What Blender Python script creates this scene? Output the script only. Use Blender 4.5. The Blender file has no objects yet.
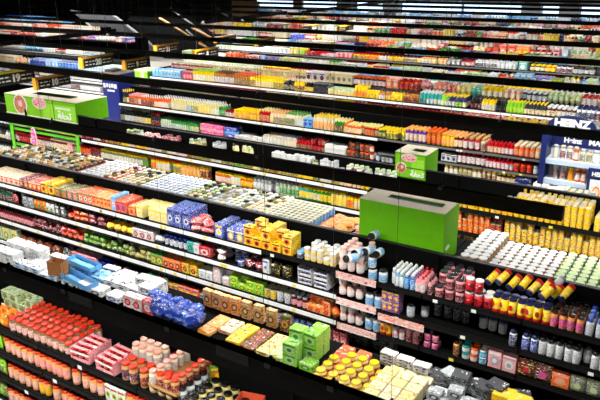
import bpy, math, random
from mathutils import Vector, Matrix, Euler
random.seed(7)
R = random.random
H = 5.1                                   # eye height above the sales floor
F_PX, PITCH, ROLL, YAW = 666.0, .342, -.0146, .5768
scene = bpy.context.scene
COL = scene.collection

# ---------------------------------------------------------------- camera
cy_, sy_ = math.cos(YAW), math.sin(YAW); cp_, sp_ = math.cos(PITCH), math.sin(PITCH)
f0 = Vector((-sy_, cy_, 0)); r0 = Vector((cy_, sy_, 0)); u0 = Vector((0, 0, 1))
FWD = f0*cp_ - u0*sp_; U1 = u0*cp_ + f0*sp_
RGT = r0*math.cos(ROLL) + U1*math.sin(ROLL); UP = -r0*math.sin(ROLL) + U1*math.cos(ROLL)
cam_d = bpy.data.cameras.new('camera'); cam = bpy.data.objects.new('camera', cam_d); COL.objects.link(cam)
cam_d.sensor_width = 36; cam_d.lens = 36*F_PX/600; cam_d.clip_end = 300
m3 = Matrix((RGT, UP, -FWD)).transposed()
cam.matrix_world = Matrix.Translation((0, 0, H)) @ m3.to_4x4()
scene.camera = cam

def ray(px, py): return FWD*F_PX + RGT*(px-300) - UP*(py-200)
def proj(x, y, z):                        # z counted from eye height
    v = Vector((x, y, z)); w = v.dot(FWD)
    return 300+F_PX*v.dot(RGT)/max(w, .01), 200-F_PX*v.dot(UP)/max(w, .01), w
def on_z(px, py, z): d = ray(px, py); d = d*(z/d.z); return d.x, d.y
def on_y(px, py, y): d = ray(px, py); d = d*(y/d.y); return d.x, d.z
def xat(px, y, z):                        # x on the line (y, z) that shows at column px
    a = (px-300)/F_PX                     # v.RGT = a * v.FWD
    k = RGT - FWD*a
    return -(k.y*y + k.z*z)/k.x

# ---------------------------------------------------------------- materials
HEX = dict(R='c0101a', r='64101c', O='f06018', o='f6a455', Y='f4cc08', y='e6d684', G='2c8a24', g='0f5238', L='86cf1c',
           B='1b40a8', b='68aee4', N='141c50', W='dfdfdd', C='e6d4b0', P='f0a0a4', p='ecc2b8', M='e0469c', V='62389a',
           T='28a49c', K='0c0c0e', D='2e2e33', S='9fa4aa', s='cbcfd4', A='b8701a', a='5e3218', n='7c774c', t='c99a5e', l='c0d4a0', F='e2381a', u='8c6a46', h='e8a89a')
NAME = dict(R='red', r='maroon', O='orange', o='light orange', Y='yellow', y='pale yellow', G='green', g='dark green', L='lime green',
            B='blue', b='light blue', N='navy', W='white', C='cream', P='pink', p='pale pink', M='magenta', V='violet',
            T='teal', K='black', D='charcoal', S='silver', s='light grey', A='amber', a='brown', n='olive', t='tan', l='pale green', F='orange-red', u='light brown', h='salmon')
def lin(h):
    o = []
    for i in (0, 2, 4):
        c = int(h[i:i+2], 16)/255
        o.append(c/12.92 if c <= .04045 else ((c+.055)/1.055)**2.4)
    return (*o, 1)
_m = {}
def newmat(name):
    m = bpy.data.materials.new(name); m.use_nodes = True
    return m, m.node_tree.nodes, m.node_tree.links, m.node_tree.nodes['Principled BSDF']
def mat(hexs, rough=.5, metal=0., spec=.5):
    """one surface colour, mottled very slightly by a noise texture"""
    k = (hexs, rough, metal, spec)
    if k in _m: return _m[k]
    m, n, l, b = newmat('surface_'+hexs)
    c = lin(hexs)
    b.inputs['Roughness'].default_value = rough; b.inputs['Metallic'].default_value = metal
    b.inputs['Specular IOR Level'].default_value = spec
    t = n.new('ShaderNodeTexNoise'); t.inputs['Scale'].default_value = 9
    r = n.new('ShaderNodeValToRGB'); l.new(t.outputs['Fac'], r.inputs['Fac'])
    r.color_ramp.elements[0].position = .3; r.color_ramp.elements[1].position = .7
    r.color_ramp.elements[0].color = (*[v*.9 for v in c[:3]], 1); r.color_ramp.elements[1].color = c
    l.new(r.outputs['Color'], b.inputs['Base Color'])
    _m[k] = m; return m
def prt(a, b_, c, scale=22., rough=.42):
    """printed packaging: base colour a with patches of b and c, offset at random for each pack"""
    k = ('p', a, b_, c, scale)
    if k in _m: return _m[k]
    m, n, l, b = newmat('print_%s_%s_%s' % (NAME[a], NAME[b_], NAME[c]))
    b.inputs['Roughness'].default_value = rough; b.inputs['Specular IOR Level'].default_value = .4
    tc = n.new('ShaderNodeTexCoord'); oi = n.new('ShaderNodeObjectInfo')
    mu = n.new('ShaderNodeMath'); mu.operation = 'MULTIPLY'; mu.inputs[1].default_value = 37; l.new(oi.outputs['Random'], mu.inputs[0])
    ad = n.new('ShaderNodeVectorMath'); ad.operation = 'ADD'; l.new(tc.outputs['Object'], ad.inputs[0]); l.new(mu.outputs[0], ad.inputs[1])
    mp = n.new('ShaderNodeMapping'); mp.inputs['Scale'].default_value = (1, 1, 2.6); l.new(ad.outputs[0], mp.inputs['Vector'])
    t = n.new('ShaderNodeTexNoise'); t.inputs['Scale'].default_value = scale; t.inputs['Detail'].default_value = 2.5
    l.new(mp.outputs[0], t.inputs['Vector'])
    r = n.new('ShaderNodeValToRGB'); r.color_ramp.interpolation = 'CONSTANT'; e = r.color_ramp.elements
    dk = tuple(v*.12 for v in lin(HEX[b_])[:3])+(1,)
    e[0].position = 0; e[0].color = dk; e[1].position = .33; e[1].color = lin(HEX[b_])
    for p_, q_ in ((.41, a), (.585, c), (.635, 'C' if a in 'WCys' else 'W')):
        x = e.new(p_); x.color = lin(HEX[q_])
    l.new(t.outputs['Fac'], r.inputs['Fac']); l.new(r.outputs['Color'], b.inputs['Base Color'])
    _m[k] = m; return m
def plast(c, rough=.28): return mat(HEX[c], rough, 0, .6)
BLACK = mat('060606', .6, 0, .2); RAILBLK = mat('151412', .6, 0, .2); WHITE = mat('eeeeee', .45); METAL = mat('8d9094', .35, .8)
BOUNCEFLOOR = mat('b4afa6', .5, 0, .3)  # floor tone raised to pale grey so it bounces lamp light onto shelf fronts
def emis(name, hexs, s):
    m, n, l, b = newmat(name); b.inputs['Base Color'].default_value = (0, 0, 0, 1)
    b.inputs['Emission Color'].default_value = lin(hexs); b.inputs['Emission Strength'].default_value = s
    return m

# ---------------------------------------------------------------- meshes
class MB:
    def __init__(s): s.v = []; s.f = []; s.m = []; s.sm = []; s.mats = []
    def mi(s, m):
        if m not in s.mats: s.mats.append(m)
        return s.mats.index(m)
    def face(s, idx, m, sm=False): s.f.append(idx); s.m.append(s.mi(m)); s.sm.append(sm)
    def box(s, x0, x1, y0, y1, z0, z1, m, ch=0., top=None, front=None):
        """box with chamfered upright and top edges when ch > 0"""
        b = len(s.v)
        if ch <= 0:
            s.v += [(x, y, z) for z in (z0, z1) for x, y in ((x0, y0), (x1, y0), (x1, y1), (x0, y1))]
            q = [(0, 3, 2, 1), (4, 5, 6, 7), (0, 1, 5, 4), (1, 2, 6, 5), (2, 3, 7, 6), (3, 0, 4, 7)]
            for i, f in enumerate(q): s.face(tuple(b+j for j in f), top if (i == 1 and top) else front if (i == 2 and front) else m)
            return
        def ring(z, c, e):
            return [(x0+c+e, y0+e, z), (x1-c-e, y0+e, z), (x1-e, y0+c+e, z), (x1-e, y1-c-e, z), (x1-c-e, y1-e, z), (x0+c+e, y1-e, z), (x0+e, y1-c-e, z), (x0+e, y0+c+e, z)]
        s.v += ring(z0, ch, 0)+ring(z1-ch, ch, 0)+ring(z1, ch, ch*.8)
        s.face(tuple(b+j for j in range(7, -1, -1)), m); s.face(tuple(b+16+j for j in range(8)), top or m)
        for k in (0, 8):
            for j in range(8):
                s.face((b+k+j, b+k+(j+1) % 8, b+k+8+(j+1) % 8, b+k+8+j), front if (front and k == 0 and j == 0) else m)
    def lathe(s, prof, seg, cx=0, cy=0, z0=0, cap_t=True, cap_b=True):
        """prof: (radius, z, material of the band above it)"""
        b = len(s.v); n = len(prof)
        for r, z, _ in prof:
            s.v += [(cx+r*math.cos(2*math.pi*j/seg), cy+r*math.sin(2*math.pi*j/seg), z0+z) for j in range(seg)]
        for i in range(n-1):
            for j in range(seg):
                k = (j+1) % seg
                s.face((b+i*seg+j, b+i*seg+k, b+(i+1)*seg+k, b+(i+1)*seg+j), prof[i][2], True)
        if cap_b: s.face(tuple(b+j for j in range(seg-1, -1, -1)), prof[0][2])
        if cap_t: s.face(tuple(b+(n-1)*seg+j for j in range(seg)), prof[-1][2] or prof[-2][2])
    def disc(s, cx, y, cz, rx, rz, m, n=12, th=.0015):
        """raised oval on a front face (looking along +y)"""
        b = len(s.v)
        for yy in (y, y-th):
            s.v += [(cx+rx*math.cos(2*math.pi*j/n), yy, cz+rz*math.sin(2*math.pi*j/n)) for j in range(n)]
        s.face(tuple(b+n+j for j in range(n)), m)
        for j in range(n): s.face((b+j, b+(j+1) % n, b+n+(j+1) % n, b+n+j), m)
    def tube(s, p, q, r, m, seg=6):
        p = Vector(p); q = Vector(q); d = (q-p).normalized(); a = d.orthogonal().normalized(); c = d.cross(a); b = len(s.v)
        for e in (p, q):
            for j in range(seg):
                t = 2*math.pi*j/seg; s.v.append(tuple(e+a*r*math.cos(t)+c*r*math.sin(t)))
        for j in range(seg):
            k = (j+1) % seg; s.face((b+j, b+k, b+seg+k, b+seg+j), m, True)
        s.face(tuple(b+j for j in range(seg-1, -1, -1)), m); s.face(tuple(b+seg+j for j in range(seg)), m)
    def xf(s, mtx, start=0):
        for i in range(start, len(s.v)): s.v[i] = tuple(mtx @ Vector(s.v[i]))
    def mesh(s, name):
        me = bpy.data.meshes.new(name); me.from_pydata(s.v, [], s.f)
        for m in s.mats: me.materials.append(m)
        me.polygons.foreach_set('material_index', s.m); me.polygons.foreach_set('use_smooth', s.sm)
        me.update(); return me
def link(name, me, parent=None, loc=(0, 0, 0), rot=None):
    o = bpy.data.objects.new(name, me); COL.objects.link(o); o.location = loc
    if rot: o.rotation_euler = rot
    if parent: o.parent = parent
    return o
def tag(o, label, cat, group=None, kind=None):
    o['label'] = label; o['category'] = cat
    if group: o['group'] = group
    if kind: o['kind'] = kind
    return o
def struct(name, mb): o = link(name, mb.mesh(name)); o['kind'] = 'structure'; return o

# ---------------------------------------------------------------- product prototypes
DIM = dict(jar=(.075, .075, .12), tub=(.1, .1, .1), tin=(.095, .095, .12), can=(.075, .075, .108), bottle=(.075, .075, .26), sauce=(.065, .065, .2),
           spray=(.06, .06, .2), canister=(.078, .078, .15), box=(.1, .06, .15), pouch=(.13, .05, .17), bag=(.2, .14, .1), multi=(.2, .14, .1),
           carton=(.075, .075, .2), block=(.25, .2, .2))
_proto = {}
def proto(kind, cols, size, lod):
    """-> (list of (part name, mesh)), first is the body; cols: three colour keys"""
    k = (kind, cols, size, lod)
    if k in _proto: return _proto[k]
    w, d, h = size; c = (cols+cols[-1]*3)[:3]
    seg = (16, 12, 8, 8)[lod]; r = w/2*.96
    parts = []; b = MB()
    pm = prt(c[1], c[0] if c[0] != c[1] else c[2], c[2], 42 if lod < 2 else 26)
    def done(name, mb): parts.append((name, mb.mesh(kind+'_'+name)))
    def split(): return MB() if lod <= 1 else b
    if kind in ('jar', 'tub', 'tin'):
        bm = plast(c[0], .2)
        lh = h*{'jar': .17, 'tub': .12, 'tin': .1}[kind]
        neck = r*{'jar': .8, 'tub': .97, 'tin': .98}[kind]
        sh = h-lh-h*.07
        b.lathe([(r*.9, 0, bm), (r, h*.05, bm), (r, sh-h*.05, bm), (neck, sh+h*.04, bm), (neck, h-lh+.001, bm)], seg)
        q = MB() if lod == 0 else b
        q.lathe([(r*1.012, h*.14, pm), (r*1.012, sh-h*.12, pm)], seg, cap_t=False, cap_b=False)
        if q is not b: lab = q
        cm = plast(c[2], .22); q2 = split(); R_ = neck*1.06
        q2.lathe([(R_, h-lh, cm), (R_, h-lh*.2, cm), (R_*.93, h, cm), (R_*.86, h, cm), (R_*.82, h-lh*.15, cm)], seg)
        done('body', b)
        if q is not b: done('label', lab)
        if q2 is not b: done('lid', q2)
    elif kind == 'can':
        mm = mat('c4bd9e', .35, .35); b.lathe([(r*.95, 0, mm), (r, h*.03, mm), (r, h*.06, pm), (r, h*.94, mm), (r, h*.97, mm), (r*.95, h, mm), (r*.9, h-.004, mm)], seg)
        done('body', b)
    elif kind == 'canister':
        bm = prt(c[0], c[0], c[0], 26); cm = plast(c[2])
        b.lathe([(r*.97, 0, plast(c[1])), (r, h*.03, plast(c[1])), (r, h*.2, bm), (r, h*.9, bm)], seg)
        q = split(); q.lathe([(r*1.04, h*.88, cm), (r*1.04, h*.98, cm), (r*.95, h, cm), (r*.88, h-.004, cm)], seg)
        if lod == 0: b.disc(0, -r*.995, h*.5, r*.55, h*.17, plast(c[1]), 10, .004)
        done('body', b)
        if q is not b: done('lid', q)
    elif kind in ('bottle', 'sauce', 'spray'):
        bm = plast(c[0], .15); cm = plast(c[2], .3)
        if kind == 'spray':
            b.lathe([(r*.95, 0, bm), (r, h*.04, pm), (r, h*.72, bm), (r*.7, h*.78, bm)], seg)
            q = split(); q.lathe([(r*.72, h*.77, cm), (r*.74, h*.94, cm), (r*.5, h, cm)], seg)
        else:
            n0 = .58 if kind == 'bottle' else .68
            b.lathe([(r*.92, 0, bm), (r, h*.03, bm), (r, h*(n0-.06), bm), (r*.8, h*(n0+.04), bm), (r*.4, h*(n0+.16), bm), (r*.36, h*.9, bm)], seg)
            q0 = MB() if lod == 0 else b
            q0.lathe([(r*1.015, h*.1, pm), (r*1.015, h*(n0-.1), pm)], seg, cap_t=False, cap_b=False)
            q = split(); q.lathe([(r*.46, h*.86, cm), (r*.46, h*.98, cm), (r*.38, h, cm)], seg)
            if q0 is not b: parts.append(('label', q0.mesh('bottle_label')))
        parts.insert(0, ('body', b.mesh(kind+'_body')))
        if q is not b: done('cap', q)
    elif kind == 'box':
        bm = prt(c[0], c[1], c[0], 34 if lod < 3 else 16); tm = plast(c[0], .45)
        ch = .006 if lod < 2 else 0
        b.box(-w/2, w/2, -d/2, d/2, 0, h, bm, ch, top=prt(c[0], c[2], c[0], 26))
        em = plast(c[1], .45); a = plast(c[2], .45)
        if lod < 3:
            b.disc(0, -d/2, h*.46, w*.32, min(h*.3, w*.36), em, 12 if lod < 2 else 8)
            if lod < 2: b.disc(0, -d/2-.0014, h*.46, w*.18, min(h*.17, w*.2), a, 8)
            b.box(-w*.42, w*.42, -d/2-.0012, -d/2+.001, h*.8, h*.92, a)
        done('body', b)
    elif kind == 'carton':
        bm = prt(c[0], c[0], c[1], 18); cm = plast(c[2])
        hh = h*.78; b.box(-w/2, w/2, -d/2, d/2, 0, hh, bm, .003)
        n = len(b.v); b.v += [(-w/2, -d/2, hh), (w/2, -d/2, hh), (w/2, d/2, hh), (-w/2, d/2, hh), (-w/2, 0, h*.95), (w/2, 0, h*.95)]
        b.face((n, n+1, n+5, n+4), bm); b.face((n+2, n+3, n+4, n+5), bm); b.face((n+1, n+2, n+5), bm); b.face((n+3, n, n+4), bm)
        b.box(-w/2, w/2, -.004, .004, h*.93, h, bm)
        q = split(); q.lathe([(w*.16, h*.84, cm), (w*.16, h*.94, cm)], 8, 0, -d*.2)
        done('body', b)
        if q is not b: done('cap', q)
    elif kind in ('pouch', 'bag'):
        bm = prt(c[0], c[1], c[2], 30 if lod < 2 else 18, .3)
        nx, nz = (7, 6) if lod < 2 else (5, 4)
        rnd = random.Random(str(k))
        for sgn in (-1, 1):
            n = len(b.v)
            for j in range(nz+1):
                for i in range(nx+1):
                    u = i/nx*2-1; v = j/nz*2-1
                    t = ((1-u**4)*(1-v**4))**.6*(1+rnd.uniform(-.15, .15))
                    if kind == 'pouch': b.v.append((u*w/2*(1-.04*v*v), sgn*(t*d/2+.001), h/2+v*h/2*(1-.04*u*u)))
                    else: b.v.append((u*w/2*(1-.06*v*v), v*d/2*(1-.06*u*u), h/2+sgn*(t*h/2+.001)))
            for j in range(nz):
                for i in range(nx):
                    q = [n+j*(nx+1)+i, n+j*(nx+1)+i+1, n+(j+1)*(nx+1)+i+1, n+(j+1)*(nx+1)+i]
                    b.face(tuple(q if sgn < 0 else q[::-1]), bm, True)
        if lod < 2 and kind == 'pouch': b.disc(0, -d*.47, h*.45, w*.22, h*.17, plast(c[1], .3), 10, .006)
        done('body', b)
    elif kind == 'multi':                       # jars packed in an open printed sleeve
        bm = prt(c[0], c[0], c[1], 20); jm = plast('a', .2); cm = plast(c[2], .25)
        nx = max(2, round(w/.07)); ny = max(1, round(d/.07)); t = .004
        b.box(-w/2, w/2, -d/2, d/2, 0, t, bm); b.box(-w/2, w/2, -d/2, -d/2+t, 0, h*.3, bm); b.box(-w/2, w/2, d/2-t, d/2, 0, h*.45, bm)
        b.box(-w/2, -w/2+t, -d/2, d/2, 0, h, bm); b.box(w/2-t, w/2, -d/2, d/2, 0, h, bm)
        for j in range(ny): b.box(-w/2, w/2, -d/2+d*(j+.28)/ny, -d/2+d*(j+.72)/ny, h-t, h, bm)
        b.box(-w/2, w/2, -d/2-.0005, -d/2+t, h*.62, h*.78, plast('W'))
        done('sleeve', b)
        for i in range(nx):
            for j in range(ny):
                q = MB(); x = -w/2+w*(i+.5)/nx; y = -d/2+d*(j+.5)/ny; rr = min(w/nx, d/ny)*.44
                q.lathe([(rr, t, jm), (rr, h*.35, pm), (rr, h*.7, jm), (rr*.8, h*.78, cm), (rr*.86, h*.8, cm), (rr*.84, h*.95, cm)], 10, x, y)
                done('jar', q)
    elif kind == 'block':                       # shrink-wrapped case
        bm = prt(c[0], c[1], c[2], 9)
        b.box(-w/2, w/2, -d/2, d/2, 0, h, bm, .008); b.box(-w/2-.001, w/2+.001, -d/2-.001, d/2+.001, h*.4, h*.6, plast(c[1], .4))
        done('body', b)
    _proto[k] = parts; return parts

# ---------------------------------------------------------------- placing
WORDS = dict(jar='jar', tub='tub', tin='round tin', can='tin can', bottle='bottle', sauce='sauce bottle', spray='spray can', canister='canister', box='carton',
             pouch='pouch', bag='bag', multi='jar multipack', carton='drink carton', block='shrink-wrapped case')
CAT = dict(jar='jar', tub='tub', tin='tin', can='can', bottle='bottle', sauce='bottle', spray='spray can', canister='canister', box='box', pouch='pouch',
           bag='bag', multi='multipack', carton='carton', block='case')
UNITS = []     # dicts of every product placed
def unit(kind, cols, size, lod, x, y, z, rot, name, label, group):
    px, py, w = proj(x, y, z+size[2]/2)
    if w < .3 or px < -25 or px > 625 or py > 425 or py < -25: return
    UNITS.append(dict(kind=kind, cols=cols, size=size, lod=lod, m=Matrix.Translation((x, y, z+H)) @ Euler(rot).to_matrix().to_4x4(),
                      name=name, label=label, group=group, a=size[2]*size[0]/w**2))
RACK = ['nearest rack', 'second rack', 'third rack', 'fourth rack', 'fifth rack', 'sixth rack', 'seventh rack', 'eighth rack', 'ninth rack', 'tenth rack', 'eleventh rack', 'rearmost rack']
def describe(kind, cols):
    c = (cols+cols[-1]*3)[:3]; n = [NAME[q] for q in c]
    if kind in ('jar', 'tub', 'tin', 'canister'):
        return '%s-lidded %s %s' % (n[2], n[1], WORDS[kind])
    if kind in ('bottle', 'sauce', 'spray'): return '%s-capped %s %s' % (n[2], n[1], WORDS[kind])
    if c[1] == c[0]: return '%s %s' % (n[0], WORDS[kind])
    return '%s and %s %s' % (n[0], n[1], WORDS[kind])
USED = {}
def S(k, z, px0, text, where, y0=None, depth=None, lod=None, maxh=None, xr=None):
    """one run of a shelf: the text lists the blocks from left to right, by the column where each ends.
    block: end kind:cols [WxDxH] [rN rows] [sN stack] [mP missing] | name | description"""
    Y = (3.42+3.05*k) if y0 is None else y0
    depth = depth or .43; lod = (0 if k <= 0 else 0 if k == 1 else 1 if k <= 3 else 2 if k <= 5 else 3) if lod is None else lod
    x = xat(px0, Y, z); prev = None
    blocks = []
    for ln in text.strip().split('\n'):
        ln = ln.strip()
        if not ln: continue
        f = [q.strip() for q in ln.split('|')]; t = f[0].split(); blocks.append((float(t[0]), t[1], t[2:], f[1] if len(f) > 1 else '', f[2] if len(f) > 2 else ''))
    for bi, (e, spec, opt, name, desc) in enumerate(blocks):
        x1 = xat(e, Y, z)
        if spec == 'gap': x = x1; prev = None; continue
        kind, cols = spec.split(':'); cols = (cols+cols[-1]*3)[:3]; size = DIM[kind]; rows, st, miss, off, jit = 1, 1, .02, 0, 1; vary = False; gap = 1.03
        for o in opt:
            if o == 'v': vary = True
            elif o[0] == 'g': gap = float(o[1:])
            elif 'x' in o: size = tuple(float(q) for q in o.split('x'))
            elif o[0] == 'r': rows = int(o[1:])
            elif o[0] == 's': st = int(o[1:])
            elif o[0] == 'm': miss = float(o[1:])
            elif o[0] == 'o': off = float(o[1:])
            elif o[0] == 'j': jit = float(o[1:])
        w, d, h = size
        if k in (3, 4) and st == 1 and kind in ('sauce', 'bottle', 'jar', 'box', 'bag') and h > .1: size = (w, d, h*(1.32 if k == 3 else 1.2)); h = size[2]
        if k == 1 and z == -3.56 and kind == 'box' and st == 1: size = (w, d, h*1.2); h = size[2]; rows = int(depth/d)
        if k == 2 and z < -4 and kind == 'jar': size = (w, d, h*1.25); h = size[2]
        if maxh and h*st > maxh: 
            st = max(1, int(maxh/h)); size = (w, d, min(h, maxh)); h = size[2]
        rows = max(1, min(rows, int((depth-off+.02)/d)))
        n = max(1, int((x1-x)/(w*gap)+.25)); d *= gap/1.03; pitch = (x1-x)/n
        desc = desc or describe(kind, cols); name = name or WORDS[kind].replace(' ', '_').replace('-', '_')
        lab = desc+' '+where
        key = lab
        if key in USED or any(b2 is not blocks[bi] and b2[1] == spec and b2[4] == blocks[bi][4] for b2 in blocks[:bi]):
            nb = prev or (blocks[bi+1][3] or blocks[bi+1][1].split(':')[0] if bi+1 < len(blocks) else 'end')
            lab = '%s %s beside %s' % (desc, where, nb)
        USED[lab] = 1
        grp = lab
        run = 0; vc = cols; vl = lab
        for i in range(n):
            if lod >= 1 and run <= 0 and kind not in ('block', 'can', 'tin', 'tub'):
                run = random.randint(2, 6)
                q1 = random.choice([cols[1], cols[1], cols[2], 'C', 'W', 'n', 'r', 's']); q0 = random.choice([cols[0], cols[0], cols[0], cols[1]])
                vc = (q0+q1+cols[2]); vl = lab if vc == cols else '%s %s' % (describe(kind, vc), where)
                if vc == cols: vc = cols
            run -= 1
            for j in range(rows):
                ns = st - (1 if (R() < .25 and st > 1) else 0) - (1 if st > 2 and R() < .1 else 0)
                if rows > 1 and R() < miss and j == 0: ns -= 1
                uc = (vc if lod >= 1 else cols)
                if vary: uc = uc[:2]+random.choice((cols[2], cols[2], 's', 'n', 'C', 'D'))
                for s in range(max(ns, 0)):
                    jx = (R()-.5)*.008*jit; jy = (R()-.5)*.01*jit; rz = (R()-.5)*(.16 if kind in ('box', 'block', 'pouch', 'multi', 'carton') else 2)*jit
                    sz = size
                    rot = (0, 0, rz)
                    unit(kind, uc, sz, lod, x+pitch*(i+.5)+jx, Y+off+.02+d*(j+.5)+jy, z+s*h+.001, rot, name, vl if lod >= 1 else lab, vl if lod >= 1 else grp)
        x = x1; prev = name.replace('_', ' ')
def one(kind, cols, size, k, x, y, z, rot, name, label, group=None, lod=0):
    unit(kind, (cols+cols[-1]*3)[:3], size, lod, x, y, z, rot, name, label, group)

def build_units():
    by = {}
    for u in UNITS: by.setdefault(u['name'], []).append(u)
    for name, us in by.items():
        us.sort(key=lambda u: -u['a'])
        for u in us[:285]:
            pts = proto(u['kind'], u['cols'], u['size'], u['lod'])
            o = bpy.data.objects.new(name, pts[0][1]); COL.objects.link(o); o.matrix_world = u['m']
            o['label'] = u['label']; o['category'] = CAT[u['kind']]
            if u['group']: o['group'] = u['group']
            for pn, me in pts[1:]:
                c = bpy.data.objects.new(pn, me); COL.objects.link(c); c.parent = o
        rest = us[285:]
        if rest:
            mb = MB()
            for u in rest:
                for pn, me in proto(u['kind'], u['cols'], u['size'], max(u['lod'], 2)):
                    b = len(mb.v); M_ = u['m']
                    mb.v += [tuple(M_ @ v.co) for v in me.vertices]
                    for p in me.polygons: mb.face(tuple(b+i for i in p.vertices), me.materials[p.material_index], p.use_smooth)
            o = link(name, mb.mesh(name+'_rest'))
            tag(o, 'remaining small %s packed deep on the racks' % (name.replace('_', ' ')+('s' if name[-1] != 's' else '')), CAT[us[0]['kind']], None, 'stuff')
    print('UNITS', len(UNITS), {k: len(v) for k, v in sorted(by.items(), key=lambda q: -len(q[1]))})

# ================================================================ the hall
FL = -H
mb = MB(); mb.box(-75, 14, -6, 44, -.1, 0, BOUNCEFLOOR); struct('floor', mb)
mb = MB(); mb.box(-75, 14, -6, 44, H+2.2, H+2.3, mat('060607', .8, 0, .1)); struct('ceiling', mb)
pale = mat('b9cfe2', .5)
mb = MB(); mb.box(-75, 14, 41.5, 41.8, 0, H+2.3, mat('1d2024', .7)); struct('wall_back', mb)
mb = MB(); mb.box(-75.3, -75, -6, 44, 0, H+2.3, mat('0b0b0d', .8)); struct('wall_left', mb)
mb = MB(); mb.box(14, 14.3, -6, 44, 0, H+2.3, mat('1c1c1f', .8)); struct('wall_right', mb)
# columns against the back wall
for px in (348, 394, 533, 571):
    x, _ = on_y(px, 15, 40.9); mb = MB(); mb.box(x-.55, x+.55, 40.3, 41.4, 0, H+2.2, mat('6c7073', .7)); struct('column', mb)
# tall chiller cabinets along the back wall, lit inside
def chiller(x0, x1, desc):
    r = link('wall_chiller', None, None, (x0, 40.6, 0)); tag(r, desc, 'chiller', 'lit chillers along the back wall')
    w = x1-x0
    mb = MB(); mb.box(0, w, .3, .8, 0, 2.9, mat('9fb6c9', .4)); mb.box(0, w, -.3, .3, 0, .35, BLACK); link('cabinet', mb.mesh('chiller_cabinet'), r)
    mb = MB(); mb.box(0, w, -.3, .3, 2.75, 2.95, mat('d7e2ea', .4)); link('canopy', mb.mesh('chiller_canopy'), r)
    for z in (.9, 1.5, 2.1):
        mb = MB(); mb.box(.02, w-.02, -.15, .3, z, z+.05, WHITE); link('shelf', mb.mesh('chiller_shelf'), r)
    mb = MB(); mb.box(.05, w-.05, .25, .29, .4, 2.7, emis('chiller_back_light', 'b9d8f2', 2.4)); link('light_panel', mb.mesh('chiller_light'), r)
xs = [on_y(px, 15, 40.6)[0] for px in (255, 300, 341)]; chiller(xs[0], xs[1], 'lit pale blue wall chiller, leftmost along the back wall'); chiller(xs[1]+.1, xs[2], 'lit pale blue wall chiller just left of the first grey column')
xs = [on_y(px, 15, 40.6)[0] for px in (355, 388, 400, 460, 525, 540, 564, 578, 640)]
chiller(xs[0], xs[1], 'lit pale blue wall chiller between the two left grey columns'); chiller(xs[2], xs[3], 'long lit pale blue chiller just right of the second grey column')
chiller(xs[3]+.1, xs[4], 'long lit pale chiller just left of the third grey column'); chiller(xs[5], xs[6], 'short lit chiller between the two right grey columns')
chiller(xs[7], xs[8], 'lit pale chiller right of the last grey column')
# upper wall panelling above the chillers catches the light
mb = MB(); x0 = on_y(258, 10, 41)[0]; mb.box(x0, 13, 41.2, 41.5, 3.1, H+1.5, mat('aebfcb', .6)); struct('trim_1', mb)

# ---------------------------------------------------------------- shelving
LEV = {0: (-3.56, -3.87, -4.20, -4.53, -4.86), 1: (-3.56, -3.905, -4.27, -4.70), 2: (-3.64, -4.03, -4.42, -4.78), 3: (-3.56, -4.08, -4.6), 4: (-3.40, -3.80, -4.3),
       5: (-3.5, -3.9, -4.4), 6: (-3.32, -3.64, -4.2), 7: (-3.35, -3.8), 8: (-3.3, -3.8), 9: (-3.3, -3.8), 10: (-3.3, -3.8), 11: (-3.3, -3.8)}
PANEL = lambda k: {0: -3.27, 1: -3.27, 2: -3.27, 3: -3.165, 4: -3.17}.get(k, LEV[k][0]+.2)
FTOP = lambda k: {0: -3.45, 1: -3.45, 2: -3.45, 3: -3.17, 4: -3.18}.get(k, LEV[k][0]+.19)
FDEP = lambda k: {2: 1.02, 3: 1.2, 4: 1.2}.get(k, 1.45 if k < 2 else 1.15)
STEEL = mat('0b0b0b', .8, 0, .04); LIP = mat('141312', .6, 0, .12)
GREENM = mat('5cbf1e', .4)
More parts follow.
